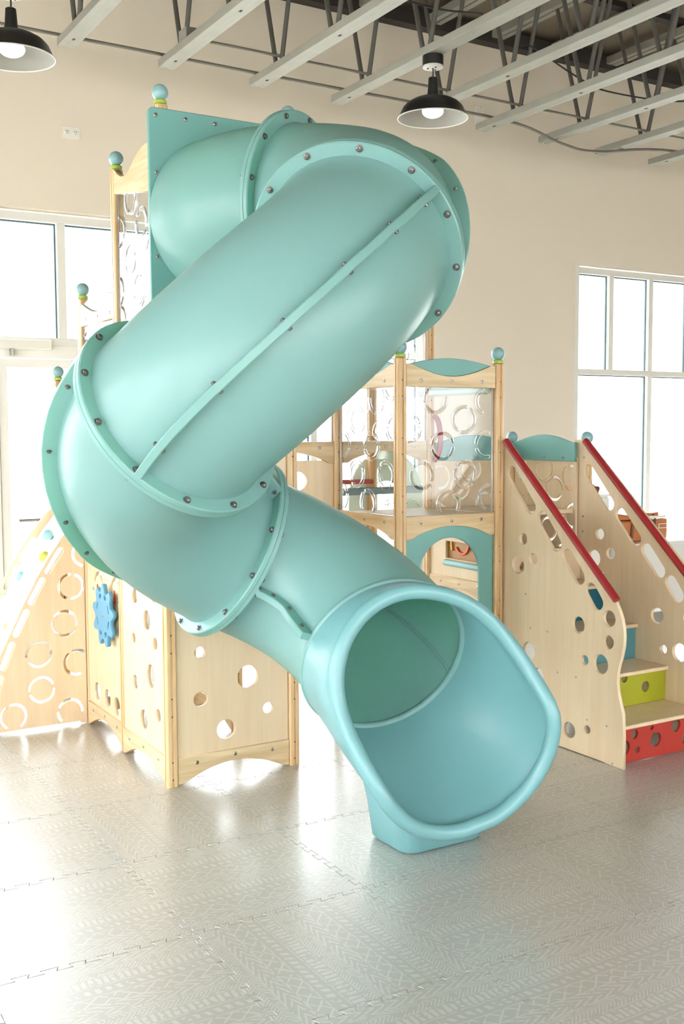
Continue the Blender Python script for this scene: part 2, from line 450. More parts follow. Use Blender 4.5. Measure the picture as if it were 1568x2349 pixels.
def top_rail(R, ax, k, x0, x1, side, mat, z0=1.695, z1=1.80, lens=True):
    w = x1 - x0; o = [(x0, z0), (x1, z0), (x1, z1)]
    dip = .055
    for i in range(15):
        t = 1 - i / 14; o.append((x0 + (.05 + .90 * t) * w, z1 + .002 - dip * math.sin(math.pi * t)))
    o += [(x0, z1)]
    b = R.part('top_rail', plate(ax, k, .030, o), mat)
    screws(R, b, ax, k + side * .0155, [(x0 + .16 * w, z0 + .030), (x0 + .5 * w, z0 + .028), (x0 + .84 * w, z0 + .030)], side)
    if lens:
        l = [(x0 + (.05 + .90 * i / 16) * w, z1 + .003 - (dip + .0) * math.sin(math.pi * i / 16)) for i in range(17)]
        l += [(x0 + (.05 + .90 * (1 - i / 16)) * w, z1 + .003 + .030 * math.sin(math.pi * i / 16)) for i in range(1, 16)]
        R.part('lens_board', plate(ax, k + side * -.004, .020, l), 'teal_paint')
    return b
def acrylic_panel(R, ax, k, x0, x1, z0, z1, seed=0):
    sl = ring_slots(x0, x1, z0, z1)
    return R.part('clear_panel', plate(ax, k, .008, rect(x0, x1, z0, z1), sl, .0012, ('acrylic', 'acrylic_edge')))

# ================================================================== THE SETTING
WALL_V = 3.0
# --- ground outside, slab, foam mats
def setting(name, me, mat, u=0, v=0, z=0):
    if not me.materials: me.materials.append(MATS[mat])
    me.transform(Matrix.Translation((-u, -v, -z)))
    o = bpy.data.objects.new(name, me); COL.objects.link(o); o.matrix_world = Matrix.Translation(Wp(u, v, z)) @ ROT
    o['kind'] = 'structure'; return o
setting('ground', box(-90, 90, -90, 90, -.30, -.16), 'outside_ground')
floor = setting('floor', box(-4.7, 11.1, -8.4, 3.05, -.15, -.012), 'slab')
TILE = .605
def tile_mesh(L=TILE, teeth=15, amp=.010):
    step = L / teeth
    def wave(n0):            # dovetail tooth line from 0 to L
        pts = []
        for i in range(teeth):
            a = i * step; s = amp if i % 2 == 0 else -amp
            if i == 0: pts.append((0.0, 0.0)); pts.append((step * .30, 0.0)); a0 = step * .30
            else: a0 = a
            fl = step * .10
            pts.append((a0 - (fl if i else 0), s)); pts.append((a + step + fl if i < teeth - 1 else a + step * .7, s))
        pts.append((L - step * .30, 0.0))
        return pts
    w = wave(0); o = []
    o += [(x, y) for x, y in w]
    o += [(L + y, x) for x, y in w]
    o += [(x, L + y) for x, y in reversed(w)] if False else [(L - 0, L)] + [(x, L + y) for x, y in reversed(w)]
    o += [(y, x) for x, y in reversed(w)][:-1]
    # drop repeats
    q = []
    for p in o:
        if not q or (abs(p[0] - q[-1][0]) + abs(p[1] - q[-1][1])) > 1e-5: q.append(p)
    return plate('z', -.006, .0118, q, (), .0017)
TM = tile_mesh(); TM.materials.append(MATS['foam_mat'])
U0, V0 = .155 - 12 * TILE, -.07 - 12 * TILE
for i in range(0, 27):
    for j in range(0, 17):
        u, v = U0 + i * TILE, V0 + j * TILE
        c = Wp(u + .3, v + .3)
        if c.y < 1.2 or v > 2.4: continue
        if not (-.42 * c.y - .5 < c.x < .42 * c.y + .5): continue
        if c.y > 8: continue
        o = bpy.data.objects.new('foam_tile', TM); COL.objects.link(o); o.parent = floor
        o.matrix_parent_inverse = Matrix()
        o.matrix_local = Matrix.Translation((u, v, 0))
# --- back wall with its two window openings
W1 = (-3.2, 3.42); W2 = (5.05, 8.8); WZ = 2.94
wall = setting('wall_back', plate('v', WALL_V + .09, .18, rect(-4.69, 11.1, -.01, 5.2), [rect(W1[0], W1[1], .06, WZ), rect(W2[0], W2[1], .34, WZ)], .004), 'wall_paint')
# --- the other walls, out of the picture: shopfront openings left, openings added behind the camera for fill daylight, right wall plain
op = []
v = -7.6
while v < 2.0: op.append(rect(v, v + 1.8, .12, 2.94)); v += 2.45
setting('wall_left', plate('u', -4.6, .18, rect(-8.3, 3.0, -.01, 5.2), op, .004), 'wall_paint')
op = []
u = -4.0
while u < 8.5: op.append(rect(u, u + 1.75, .5, 2.94)); u += 2.6
setting('wall_front', plate('v', -8.31, .18, rect(-4.7, 11.1, -.01, 4.78), op, .004), 'wall_paint')
setting('wall_right', box(10.92, 11.1, -8.2, 2.99, -.01, 4.78), 'wall_paint')
# --- roof deck, ledger
ceil = Root('ceiling', 2, -2, 4.78, kind='structure')
nd = 0
u = -6.0
while u < 12:
    ceil.part('deck_panel', box(u + .004, u + .896, -9, 3.0, 4.78, 4.82), 'deck_steel'); u += .9
for v in (2.1, .9, -.3, -1.5, -2.7): ceil.part('deck_purlin', box(-6, 12, v - .04, v + .04, 4.735, 4.78), 'dark_steel')
tr = setting('trim_1', box(-6, 12, 2.90, 3.0, 4.62, 4.735), 'dark_steel')
# --- glazing
def window(name, u0, u1, z0, z1, mull, bars, gaps):
    R = Root(name, (u0 + u1) / 2, WALL_V, z0, kind='structure')
    f = .055; v0, v1 = WALL_V + .012, WALL_V + .11
    for me in (box(u0, u0 + f, v0, v1, z0, z1, .003), box(u1 - f, u1, v0, v1, z0, z1, .003), box(u0 + f, u1 - f, v0, v1, z1 - f - .02, z1 - .02, .003), box(u0 + f, u1 - f, v0, v1, z0, z0 + f, .003)):
        R.part('frame', me, 'window_white')
    for m, a, b in mull: R.part('mullion', box(m - .028, m + .028, v0, v1, a, b, .003), 'window_white')
    for z, a, b in bars: R.part('transom', box(a, b, v0, v1 - .002, z - .025, z + .025, .003), 'window_white')
    for a, b, c, d in gaps:
        p = R.part('pane', box(a + .004, b - .004, v0 + .052, v0 + .058, c + .004, d - .004), 'glass_pane')
        for me in (box(a, a + .010, v0 + .035, v0 + .050, c, d), box(b - .010, b, v0 + .035, v0 + .050, c, d), box(a + .01, b - .01, v0 + .035, v0 + .050, d - .010, d)):
            R.part('gasket', me, 'gasket', p)
    return R
M1 = [.478, 1.42, 2.40, 2.95]
ZT = 2.085
edges = [W1[0] + .055, -1.95, -.80, .478 - .0, 1.42, 2.40, 2.95, W1[1] - .055]
xs = [-3.2 + .055, -1.9, -.45, .478, 1.42, 2.40, 2.95, 3.365]
ml = [(x, ZT + .025, WZ - .075) for x in xs[1:-1]] + [(x, .115, ZT - .025) for x in (-1.9, 1.42, 2.40, 2.95)]
gp = []
for a, b in zip(xs[:-1], xs[1:]):
    A = a + (.028 if a != xs[0] else 0); B = b - (.028 if b != xs[-1] else 0)
    gp.append((A, B, ZT + .025, WZ - .075))
low = [xs[0], -1.9, 1.42, 2.40, 2.95, xs[-1]]
for a, b in ((xs[0], -1.928), (1.448, 2.372), (2.428, 2.922), (2.978, xs[-1])): gp.append((a, b, .115, ZT - .025))
window('window_1', W1[0], W1[1], .06, WZ, ml, [(ZT, xs[0], xs[-1])], gp)
xr = [5.105, 5.497, 6.0, 6.52, 7.04, 7.56, 8.08, 8.745]
ml2 = [(x, 2.026, WZ - .075) for x in xr[1:-1]] + [(x, .395, 1.976) for x in xr[2:-1:2]]
gp2 = []
for i, (a, b) in enumerate(zip(xr[:-1], xr[1:])):
    gp2.append((a + (.028 if i else 0), b - (.028 if i < 6 else 0), 2.026, WZ - .075))
for i in (0, 2, 4):
    gp2.append((xr[i] + (.028 if i else 0), xr[i + 2] - .028, .395, 1.976))
gp2.append((xr[6] + .028, xr[7], .395, 1.976))
window('window_2', W2[0], W2[1], .34, WZ, ml2, [(2.001, 5.105, 8.745)], gp2)
# --- glazed double door in the left opening (a pair of leaves under a header)
D = Root('door_1', -.23, WALL_V, .06, kind='structure')
dv0, dv1 = WALL_V + .018, WALL_V + .085
D.part('header', box(-1.872, 1.392, dv0, dv1 + .01, 1.975, ZT - .025, .003), 'door_white')
for x0, x1 in ((-1.83, -.955), (-.94, -.065), (.05, .98)):
    l = D.part('door_leaf', plate('v', (dv0 + dv1) / 2, .045, rect(x0, x1, .066, 1.968), [rect(x0 + .055, x1 - .055, .24, 1.912)], .003), 'door_white')
    D.part('pane', box(x0 + .058, x1 - .058, dv0 + .03, dv0 + .036, .243, 1.909), 'glass_pane', l)
    D.part('push_bar', merge(tube([(x0 + .09, dv0 - .055, .905), (x0 + .235 if x0 > 0 else x1 - .1, dv0 - .055, .905)], .011, 10),
                             box(x0 + .224 if x0 > 0 else x1 - .11, x0 + .236 if x0 > 0 else x1 - .098, dv0 - .06, dv0 + .012, .845, .905)), 'screw_steel', l)
for x0, x1 in ((-1.872, -1.836), (-.06, .045), (.985, 1.392)): D.part('jamb', box(x0, x1, dv0, dv1, .066, 1.972, .003), 'door_white')
cl = D.part('door_closer', box(.02, .39, WALL_V - .035, WALL_V + .016, 2.028, 2.088, .006), 'white_plastic')
D.part('closer_arm', box(.12, .135, WALL_V - .05, WALL_V + .015, 1.985, 2.028, .002), 'screw_steel', cl)
# lettering on the glass, read from outside, so mirrored from within; the last letters run on behind the slide
cu = bpy.data.curves.new('lettering', 'FONT'); cu.body = 'DANCE'; cu.size = .062; cu.extrude = .0008; cu.align_x = 'RIGHT'; cu.space_character = 1.25
to = bpy.data.objects.new('lettering', cu); tme = bpy.data.meshes.new_from_object(to); bpy.data.objects.remove(to); bpy.data.curves.remove(cu)
tme.transform(Matrix.Translation((.175, dv0 + .029, 1.452)) @ Matrix(((-1, 0, 0, 0), (0, 0, -1, 0), (0, 1, 0, 0), (0, 0, 0, 1))))
tme.flip_normals()
plain('vinyl_letter', (244, 243, 240), .6)
D.part('lettering', tme, 'vinyl_letter', label='pale mirrored lettering on the glass')

# ================================================================== ROOF TRUSSES, CONDUITS, LAMPS
TZ = 3.70
names = ['first', 'second', 'third', 'fourth', 'fifth', 'sixth', 'seventh', 'eighth', 'ninth', 'tenth', 'eleventh']
TRU = [.27 + .634 * i for i in range(9)]
TV = [2.13, 2.18, 2.22, 2.26, 2.29, 2.31, 2.34, 2.38, 2.41]
tlab = ['leftmost roof truss, its tip beside the pendant lamp in the corner',
        'second roof truss from the left, carrying a small steel junction box',
        'third roof truss from the left, above the top of the slide panel',
        'fourth roof truss from the left, with the pendant lamp hanging from its lower chord',
        'fifth roof truss from the left, its end hidden behind the hanging pendant lamp',
        'sixth roof truss from the left, scuffed grey chord just right of the hanging lamp',
        'seventh roof truss from the left, third counting back from the right',
        'eighth roof truss from the left, second from the right edge',
        'rightmost roof truss, only its tip showing at the right edge']
for i, (tu, tv) in enumerate(zip(TRU, TV)):
    R = Root('roof_truss', tu, tv - 2.5, TZ, tlab[i], 'roof truss', 'open-web trusses under the roof')
    ch = R.part('bottom_chord', merge(box(tu - .05, tu - .011, -6.0, tv, TZ, TZ + .048, .003), box(tu + .011, tu + .05, -6.0, tv, TZ, TZ + .048, .003), box(tu - .012, tu + .012, -6.0, tv - .02, TZ + .001, TZ + .008)), 'truss_paint')
    for dv in (.17, 1.07): R.part('bolt_slot', box(tu - .007, tu + .007, tv - dv, tv - dv + .025, TZ - .0006, TZ + .004), 'slot_dark', ch)
    R.part('top_chord', merge(box(tu - .06, tu - .011, -6.0, 2.95, 4.66, 4.72), box(tu + .011, tu + .06, -6.0, 2.95, 4.66, 4.72)), 'truss_paint')
    k = 0; vb = 1.90
    while vb > -4.5:
        for sgn in (-1, 1):
            R.part('web_rod', tube([(tu, vb + sgn * .025, TZ + .02), (tu, vb + sgn * .30, 4.68)], .015, 8), 'truss_rod')
        vb -= .68
    R.part('end_rod', tube([(tu, 2.25, 4.68), (tu, 2.9, 4.69)], .012, 8), 'truss_rod')
def cable(name, pts, r, label, mat='conduit_steel', cat='conduit'):
    q = []
    P = [Vector(p) for p in pts]
    for i in range(len(P) - 1):
        p0, p1, p2, p3 = P[max(i - 1, 0)], P[i], P[i + 1], P[min(i + 2, len(P) - 1)]
        for k in range(8):
            t = k / 8; q.append(.5 * ((2 * p1) + (p2 - p0) * t + (2 * p0 - 5 * p1 + 4 * p2 - p3) * t * t + (3 * p1 - p0 - 3 * p2 + p3) * t ** 3))
    q.append(P[-1])
    me = tube(q, r, 8); me.materials.append(MATS[mat]); b = P[len(P) // 2]
    me.transform(Matrix.Translation(-b)); o = bpy.data.objects.new(name, me); COL.objects.link(o)
    o.matrix_world = Matrix.Translation(Wp(*b)) @ ROT
    return tag(o, label, cat)
cable('conduit', [(-3, 2.15, 3.79), (.226, 2.15, 3.775), (1.5, 2.15, 3.765), (2.8, 2.15, 3.762), (3.4, 2.15, 3.760), (3.75, 2.15, 3.735), (4.1, 2.15, 3.66), (4.45, 2.15, 3.645), (5.3, 2.15, 3.757), (7, 2.15, 3.77)], .011, 'long metal conduit along the tips of the trusses, sagging towards the right')
cable('conduit', [(.99, 1.86, 3.79), (1.3, 1.86, 3.79), (2.86, 1.86, 3.78), (5.1, 1.86, 3.765), (7.5, 1.86, 3.765)], .0095, 'straight metal conduit threaded through the truss webs behind the hanging lamp')
cable('cable', [(3.32, 1.72, 4.12), (3.42, 1.72, 4.13), (3.8, 1.68, 3.98), (4.05, 1.62, 3.90), (4.6, 1.45, 3.87), (5.0, 1.3, 3.98), (5.3, 1.2, 4.06)], .006, 'thin dark cable drooping between the truss webs at upper right', 'cable_black', 'cable')
cable('cable', [(.3, 1.2, 3.98), (1.6, 1.2, 4.02), (1.75, 1.2, 4.02), (2.2, 1.2, 3.99), (2.5, 1.1, 3.98)], .006, 'thin cable strung level between the upper truss webs left of the hanging lamp', 'cable_black', 'cable')
J = Root('junction_box', .93, 1.86, 3.749, 'small square steel junction box on the second truss chord', 'junction box')
J.part('box_body', box(.875, .985, 1.79, 1.90, 3.7495, 3.83, .003), 'truss_paint')
J.part('cover', box(.880, .980, 1.786, 1.7895, 3.755, 3.825), 'screw_steel')
J.part('knockout', box(.9855, .9875, 1.80, 1.89, 3.755, 3.825), 'slot_dark')
def lamp(u, v, ztop, label):
    R = Root('pendant_lamp', u, v, ztop, label, 'lamp', 'barn-style pendant lamps')
    R.part('canopy', lathe([(.062, -.06), (.062, -.003)], (u, v, ztop), 28), 'lamp_black')
    R.part('canopy_cover', lathe([(.055, -.072), (.061, -.070), (.061, -.0605)], (u, v, ztop), 28), 'lamp_grey')
    for q in (0, 1, 2):
        a = .5 + q * 2.09; R.part('canopy_screw', lathe([(.004, -.078), (.005, -.0722)], (u + .03 * math.cos(a), v + .03 * math.sin(a), ztop), 8), 'slot_dark')
    R.part('cord', tube([(u, v, ztop - .07), (u + .002, v, ztop - .10), (u, v, ztop - .135)], .0045, 8), 'cable_black')
    z = ztop - .125
    sh = R.part('shade', None_mesh(shade_out(u, v, z)), 'lamp_black')
    R.part('shade_lining', None_mesh(shade_in(u, v, z)), 'lamp_lining', sh, 'pale grey inside of the shade')
    R.part('rim', tube([(u + .2085 * math.cos(2 * math.pi * k / 48), v + .2085 * math.sin(2 * math.pi * k / 48), z - .2375) for k in range(48)], .0035, 8, closed=True), 'lamp_grey', sh)
    R.part('socket', lathe([(.026, -.15), (.028, -.09), (.024, -.085)], (u, v, z), 20), 'lamp_grey')
    b = ballmesh((0, 0, 0), .064, 24, 14); b.transform(Matrix.Translation((u, v, z - .196)) @ Matrix.Diagonal((1, 1, .6, 1)))
    R.part('bulb', b, 'bulb_glow')
    ld = bpy.data.lights.new('bulb_light', 'POINT'); ld.energy = .05; ld.shadow_soft_size = .06; ld.color = (1, .93, .82)
    lo = bpy.data.objects.new('bulb_light', ld); COL.objects.link(lo); lo.parent = R.o; lo.location = (0, 0, z - .265 - ztop)
def None_mesh(m): return m
def shade_out(u, v, z):
    return revolve([(.0001, 0), (.020, 0), (.026, -.004), (.031, -.075), (.034, -.105), (.075, -.120), (.120, -.142), (.155, -.168), (.178, -.200), (.190, -.235), (.196, -.255), (.210, -.284), (.208, -.285)], u, v, z)
def shade_in(u, v, z):
    return revolve([(.0001, -.112), (.034, -.112), (.075, -.126), (.118, -.148), (.152, -.173), (.174, -.204), (.186, -.237), (.192, -.257), (.207, -.284)], u, v, z)
def squash(prof): return [(r, h if h > -.105 else -.105 + (h + .105) * .74) for r, h in prof]
def revolve(prof, u, v, z, n=48):
    prof = squash(prof)
    vs = [(u + r * math.cos(2 * math.pi * k / n), v + r * math.sin(2 * math.pi * k / n), z + h) for r, h in prof for k in range(n)]
    fs = [(i * n + k, i * n + (k + 1) % n, (i + 1) * n + (k + 1) % n, (i + 1) * n + k) for i in range(len(prof) - 1) for k in range(n)]
    return mesh(vs, fs, True, 45)
lamp(2.18, 1.165, TZ, 'black pendant lamp hanging right of the slide from the fourth truss chord')
lamp(-.235, 1.36, TZ, 'black pendant lamp cut off by the top left corner')
# ---- wall fittings
R = Root('wall_outlet', .556, WALL_V, 3.461, 'white double power outlet high on the wall above the left window', 'outlet')
R.part('cover_plate', plate('v', WALL_V - .004, .007, rect(.496, .616, 3.421, 3.501, .004), (), .0015), 'white_plastic')
for x in (.528, .584):
    p = R.part('receptacle', lathe([(.018, -.001), (.018, .0035), (.016, .0045)], (x, WALL_V - .008, 3.461), 20, 'v'), 'white_plastic')
    R.part('slot', merge(box(x - .008, x - .005, WALL_V - .0135, WALL_V - .0115, 3.463, 3.471), box(x + .005, x + .008, WALL_V - .0135, WALL_V - .0115, 3.463, 3.471), box(x - .002, x + .002, WALL_V - .0135, WALL_V - .0115, 3.449, 3.454)), 'slot_dark', p)
R = Root('wall_box', 3.95, WALL_V, 4.06, 'small white blank box on the wall behind the hanging lamp', 'wall box')
R.part('box_body', box(3.905, 3.985, WALL_V - .045, WALL_V - .001, 3.98, 4.12, .004), 'white_plastic')
R.part('cover_screw', merge(box(3.942, 3.948, WALL_V - .048, WALL_V - .044, 4.105, 4.111), box(3.942, 3.948, WALL_V - .048, WALL_V - .044, 3.988, 3.994)), 'screw_steel')

# ================================================================== TUBE SLIDE
PATH = [(0.2577, -0.06, 2.3552), (0.2558, -0.1058, 2.3609), (0.2607, -0.145, 2.3668), (0.2713, -0.1788, 2.3724), (0.2866, -0.2088, 2.3776), (0.3056, -0.2362, 2.3819), (0.3273, -0.2626, 2.3851), (0.3506, -0.2893, 2.3868), (0.3744, -0.3177, 2.3868), (0.3973, -0.349, 2.3847), (0.418, -0.3848, 2.3803), (0.435, -0.4261, 2.3732), (0.4468, -0.4741, 2.3633), (0.4541, -0.5261, 2.3511), (0.4582, -0.5784, 2.3375), (0.4584, -0.6309, 2.3228), (0.4546, -0.6833, 2.3073), (0.4471, -0.7352, 2.2912), (0.4359, -0.7865, 2.2742), (0.4211, -0.8368, 2.2565), (0.4029, -0.8861, 2.2381), (0.3816, -0.934, 2.2189), (0.3571, -0.9805, 2.1984), (0.3296, -1.0251, 2.1758), (0.2989, -1.0677, 2.1512), (0.2651, -1.1078, 2.1245), (0.2282, -1.1452, 2.0959), (0.1883, -1.1793, 2.0652), (0.1456, -1.2098, 2.0325), (0.1003, -1.2363, 1.9978), (0.0525, -1.2579, 1.9611), (0.0025, -1.2737, 1.9225), (-0.0491, -1.2829, 1.8819), (-0.1015, -1.2847, 1.8394), (-0.1535, -1.2781, 1.7949), (-0.2036, -1.2629, 1.7485), (-0.2502, -1.2389, 1.7024), (-0.2918, -1.207, 1.6588), (-0.3273, -1.1685, 1.6177), (-0.356, -1.1246, 1.5793), (-0.3773, -1.0767, 1.5433), (-0.3909, -1.0261, 1.51), (-0.3969, -0.974, 1.4791), (-0.3953, -0.9216, 1.4491), (-0.3866, -0.8699, 1.4182), (-0.3711, -0.8198, 1.3864), (-0.3495, -0.772, 1.3537), (-0.3223, -0.7271, 1.32), (-0.2902, -0.6857, 1.2855), (-0.2537, -0.6479, 1.25), (-0.2135, -0.6143, 1.2149), (-0.1698, -0.5852, 1.1815), (-0.123, -0.5615, 1.1498), (-0.0737, -0.5438, 1.1198), (-0.0224, -0.5328, 1.0915), (0.0299, -0.529, 1.0649), (0.0822, -0.5329, 1.0399), (0.1332, -0.5447, 1.0154), (0.182, -0.5641, 0.99), (0.2273, -0.5903, 0.9638), (0.2685, -0.6228, 0.9367), (0.3047, -0.6607, 0.9088), (0.3355, -0.7032, 0.88), (0.3604, -0.7493, 0.8504), (0.3793, -0.7983, 0.821), (0.3921, -0.8491, 0.7931), (0.3992, -0.9011, 0.7667), (0.4008, -0.9536, 0.7417), (0.3974, -1.0059, 0.7182), (0.3905, -1.0516, 0.6987)]
PATH = [Vector(p) for p in PATH]
PS = [min(.05 * i, 3.444) for i in range(len(PATH))]
def lerp(a, b, t): return a + (b - a) * t
def P_at(s):
    i = min(int(s / .05), len(PATH) - 2); t = (s - PS[i]) / (PS[i + 1] - PS[i])
    p0, p1, p2, p3 = PATH[max(i - 1, 0)], PATH[i], PATH[i + 1], PATH[min(i + 2, len(PATH) - 1)]
    return .5 * ((2 * p1) + (p2 - p0) * t + (2 * p0 - 5 * p1 + 4 * p2 - p3) * t * t + (3 * p1 - p0 - 3 * p2 + p3) * t ** 3)
def frame_at(s):
    a, b = max(s - .04, 0), min(s + .04, 3.444)
    t = (P_at(b) - P_at(a)).normalized()
    if s < .12: t = lerp(Vector((0, -1, 0)), t, s / .12).normalized()
    e1 = t.cross(Vector((0, 0, 1))).normalized(); e2 = e1.cross(t)
    return P_at(s), t, e1, e2
TR, FR = .303, .352
def rad(s):
    r = TR
    if s < .3: r += .030 * (1 - s / .3) ** 2
    return r
def on(s, deg, r):
    p, t, e1, e2 = frame_at(s); q = math.radians(deg); return p + e1 * math.sin(q) * r + e2 * math.cos(q) * r
S = Root('tube_slide', .42, -1.0, 0, 'teal spiral tube slide of bolted plastic sections with an open scoop exit', 'slide')
def shell(s0, s1, ta, h180, fil0=True, fil1=True, n=26, th=.008):
    """half shell of one section; a0/a1 seam angle at its two ends, from the seam round to the opposite seam"""
    ns = max(4, int((s1 - s0) / .028)); grid = []
    for i in range(ns + 1):
        t = i / ns; s = lerp(s0, s1, t); p, tt, e1, e2 = frame_at(s)
        ex = 0
        if fil0: ex = max(ex, .012 * max(0, 1 - (s - s0) / .045) ** 2)
        if fil1: ex = max(ex, .012 * max(0, 1 - (s1 - s) / .045) ** 2)
        st = table(ta, s) + h180; r = rad(s) + ex
        grid.append((p, e1, e2, st, r))
    vs = []; fs = []; m = n + 1
    for off in (0, -th):
        for p, e1, e2, st, r in grid:
            for k in range(m):
                q = math.radians(st + 180 * k / n); vs.append(p + (e1 * math.sin(q) + e2 * math.cos(q)) * (r + off))
    K = (ns + 1) * m
    for i in range(ns):
        for k in range(n):
            a, b, c, d = i * m + k, i * m + k + 1, (i + 1) * m + k + 1, (i + 1) * m + k
            fs.append((a, b, c, d)); fs.append((K + d, K + c, K + b, K + a))
    for k in range(n):
        fs.append((k + 1, k, K + k, K + k + 1)); a = ns * m + k; fs.append((a, a + 1, K + a + 1, K + a))
    for i in range(ns):
        a, d = i * m, (i + 1) * m; fs.append((a, d, K + d, K + a)); a, d = i * m + n, (i + 1) * m + n; fs.append((d, a, K + a, K + d))
    return fix(mesh(vs, fs, True, 40))
BOLT = lathe([(.0118, 0), (.0118, .0025), (.0082, .003), (.0082, .0085), (.005, .0105)], (0, 0, 0), 10, 'z', 30); BOLT.materials.append(MATS['bolt_steel'])
def bolt(par, pos, nrm, sc=1.0):
    q = Vector((0, 0, 1)).rotation_difference(nrm).to_matrix().to_4x4() @ Matrix.Scale(sc, 4)
    S.inst('bolt', BOLT, pos, parent=par, rot=q)
def flange(s, phase=0, n=12, half=.019, sides=(-1, 1), r1=FR):
    p, t, e1, e2 = frame_at(s); N = 64; vs = []; fs = []
    prof = [(TR - .009, -half), (r1 - .004, -half), (r1, -half + .004), (r1, -.0012), (r1 - .003, 0), (r1, .0012), (r1, half - .004), (r1 - .004, half), (TR - .009, half)]
    for k in range(N):
        q = 2 * math.pi * k / N; d = e1 * math.sin(q) + e2 * math.cos(q)
        for r, h in prof: vs.append(p + d * r + t * h)
    m = len(prof)
    for k in range(N):
        j = (k + 1) % N
        for i in range(m): fs.append((k * m + i, k * m + (i + 1) % m, j * m + (i + 1) % m, j * m + i))
    f = S.part('flange', fix(mesh(vs, fs, True, 35)), 'slide_plastic')
    for k in range(n):
        q = math.radians(phase + 360 * (k + .5) / n); d = e1 * math.sin(q) + e2 * math.cos(q)
        for sg in sides: bolt(f, p + d * (r1 - .019) + t * (half * sg), t * sg)
    return f
def table(tb, s):
    if s <= tb[0][0]: return tb[0][1]
    for (a, x), (b, y) in zip(tb[:-1], tb[1:]):
        if s <= b: return lerp(x, y, (s - a) / (b - a))
    return tb[-1][1]
def seam(s0, s1, ta, h180, nb=6, h=.048, w=.013):
    """pair of lips running along the section where its two halves are bolted together"""
    ns = max(6, int((s1 - s0) / .03)); vs = []; fs = []
    for i in range(ns + 1):
        t = i / ns; s = lerp(s0, s1, t); st = table(ta, s) + h180; p, tt, e1, e2 = frame_at(s); q = math.radians(st)
        d = e1 * math.sin(q) + e2 * math.cos(q); n_ = e1 * math.cos(q) - e2 * math.sin(q); r = rad(s)
        for rr, ww in ((r - .006, -w), (r + h - .003, -w), (r + h, -w + .003), (r + h, w - .003), (r + h - .003, w), (r - .006, w)): vs.append(p + d * rr + n_ * ww)
    for i in range(ns):
        for k in range(6): fs.append((i * 6 + k, i * 6 + (k + 1) % 6, (i + 1) * 6 + (k + 1) % 6, (i + 1) * 6 + k))
    fs.append(tuple(range(5, -1, -1))); fs.append(tuple(ns * 6 + k for k in range(6)))
    f = S.part('seam_lip', fix(mesh(vs, fs, True, 35)), 'slide_plastic')
    for k in range(nb):
        t = (k + .5) / nb; s = lerp(s0, s1, t); q = math.radians(table(ta, s) + h180); p, tt, e1, e2 = frame_at(s)
        d = e1 * math.sin(q) + e2 * math.cos(q); n_ = e1 * math.cos(q) - e2 * math.sin(q)
        for sg in (-1, 1): bolt(f, p + d * (rad(s) + h * .5) + n_ * (w * sg), n_ * sg, .72)
    return f
F1, F2, F3, F5, F6 = .471, 1.330, 2.005, 2.752, 3.444
SECT = [(.0, F1, [(0, 35), (F1, 20)], False, True, 0), (F1, F2, [(F1, -25), (1.0, -55), (1.15, -75), (F2, -112)], True, True, 6),
        (F2, F3, [(F2, -58), (1.43, -61), (1.52, -66), (1.61, -74), (1.70, -85), (1.78, -96), (1.92, -116), (F3, -129)], True, True, 6),
        (F3, F5, [(F3, -50), (2.12, -67), (2.2, -87), (2.25, -103), (2.32, -120), (2.45, -130), (F5, -130)], True, True, 6),
        (F5, F6, [(F5, -70), (2.85, -74), (3.15, -96), (F6, -110)], True, False, 4)]
for s0, s1, ta, f0, f1, nb in SECT:
    for h in (0, 180): S.part('tube_shell', shell(s0, s1, ta, h, f0, f1), 'slide_plastic')
    if nb:
        for h in (0, 180): seam(s0 + .004, s1 - .004, ta, h, nb)
for h in (0, 180):       # the joint between the two halves shows inside the last section as a ridge
    ta = SECT[-1][2]
    S.part('inner_ridge', tube([on(lerp(F5 + .02, F6 - .003, i / 16), table(ta, lerp(F5, F6, i / 16)) + h, TR - .006) for i in range(17)], .007, 8), 'slide_plastic')
flange(F1, 8); flange(F2, 3); flange(F3, 9); flange(F5, 0)
# square entry board
pc = P_at(0)
eb = S.part('entry_board', plate('v', -.045, .020, rect(-.072, .622, 1.96, 2.772, .022), [circ(pc.x, pc.z, .325, 48)], .003), 'teal_paint')
screws(S, eb, 'v', -.056, [(-.042, 2.742), (.085, 2.742), (.215, 2.742), (.36, 2.742), (.5, 2.742), (.592, 2.742), (-.042, 2.52), (-.042, 2.19), (-.042, 2.0), (.592, 2.52), (.592, 2.2)])
# exit scoop
pF, tF, a1F, a2F = frame_at(F6)
e_w = Vector((.56, -.71, -.43)).normalized(); e = Vector((e_w.dot(U), e_w.dot(V), e_w.z)).normalized()
x1 = e.cross(Vector((0, 0, 1))).normalized(); x2 = x1.cross(e)
RIM = [(-17, .14), (-1, .10), (14, .065), (29, .05), (45, .05), (61, .07), (75, .105), (88, .15), (100, .225), (111, .32), (124, .415), (146, .465), (160, .485), (178, .505), (196, .525), (213, .535), (238, .535), (259, .52), (278, .49), (286, .455), (294, .37), (312, .25), (328, .185), (343, .14), (359, .10)]
def rim(deg):
    deg = (deg + 17) % 360 - 17
    for (a, x), (b, y) in zip(RIM[:-1], RIM[1:]):
        if a <= deg <= b:
            t = (deg - a) / (b - a); return lerp(x, y, t) * 1.05
    return .105
RIMS = [rim(d) for d in range(0, 360, 5)]
for _ in range(1): RIMS = [(RIMS[i - 1] + 2 * RIMS[i] + RIMS[(i + 1) % 72]) / 4 for i in range(72)]
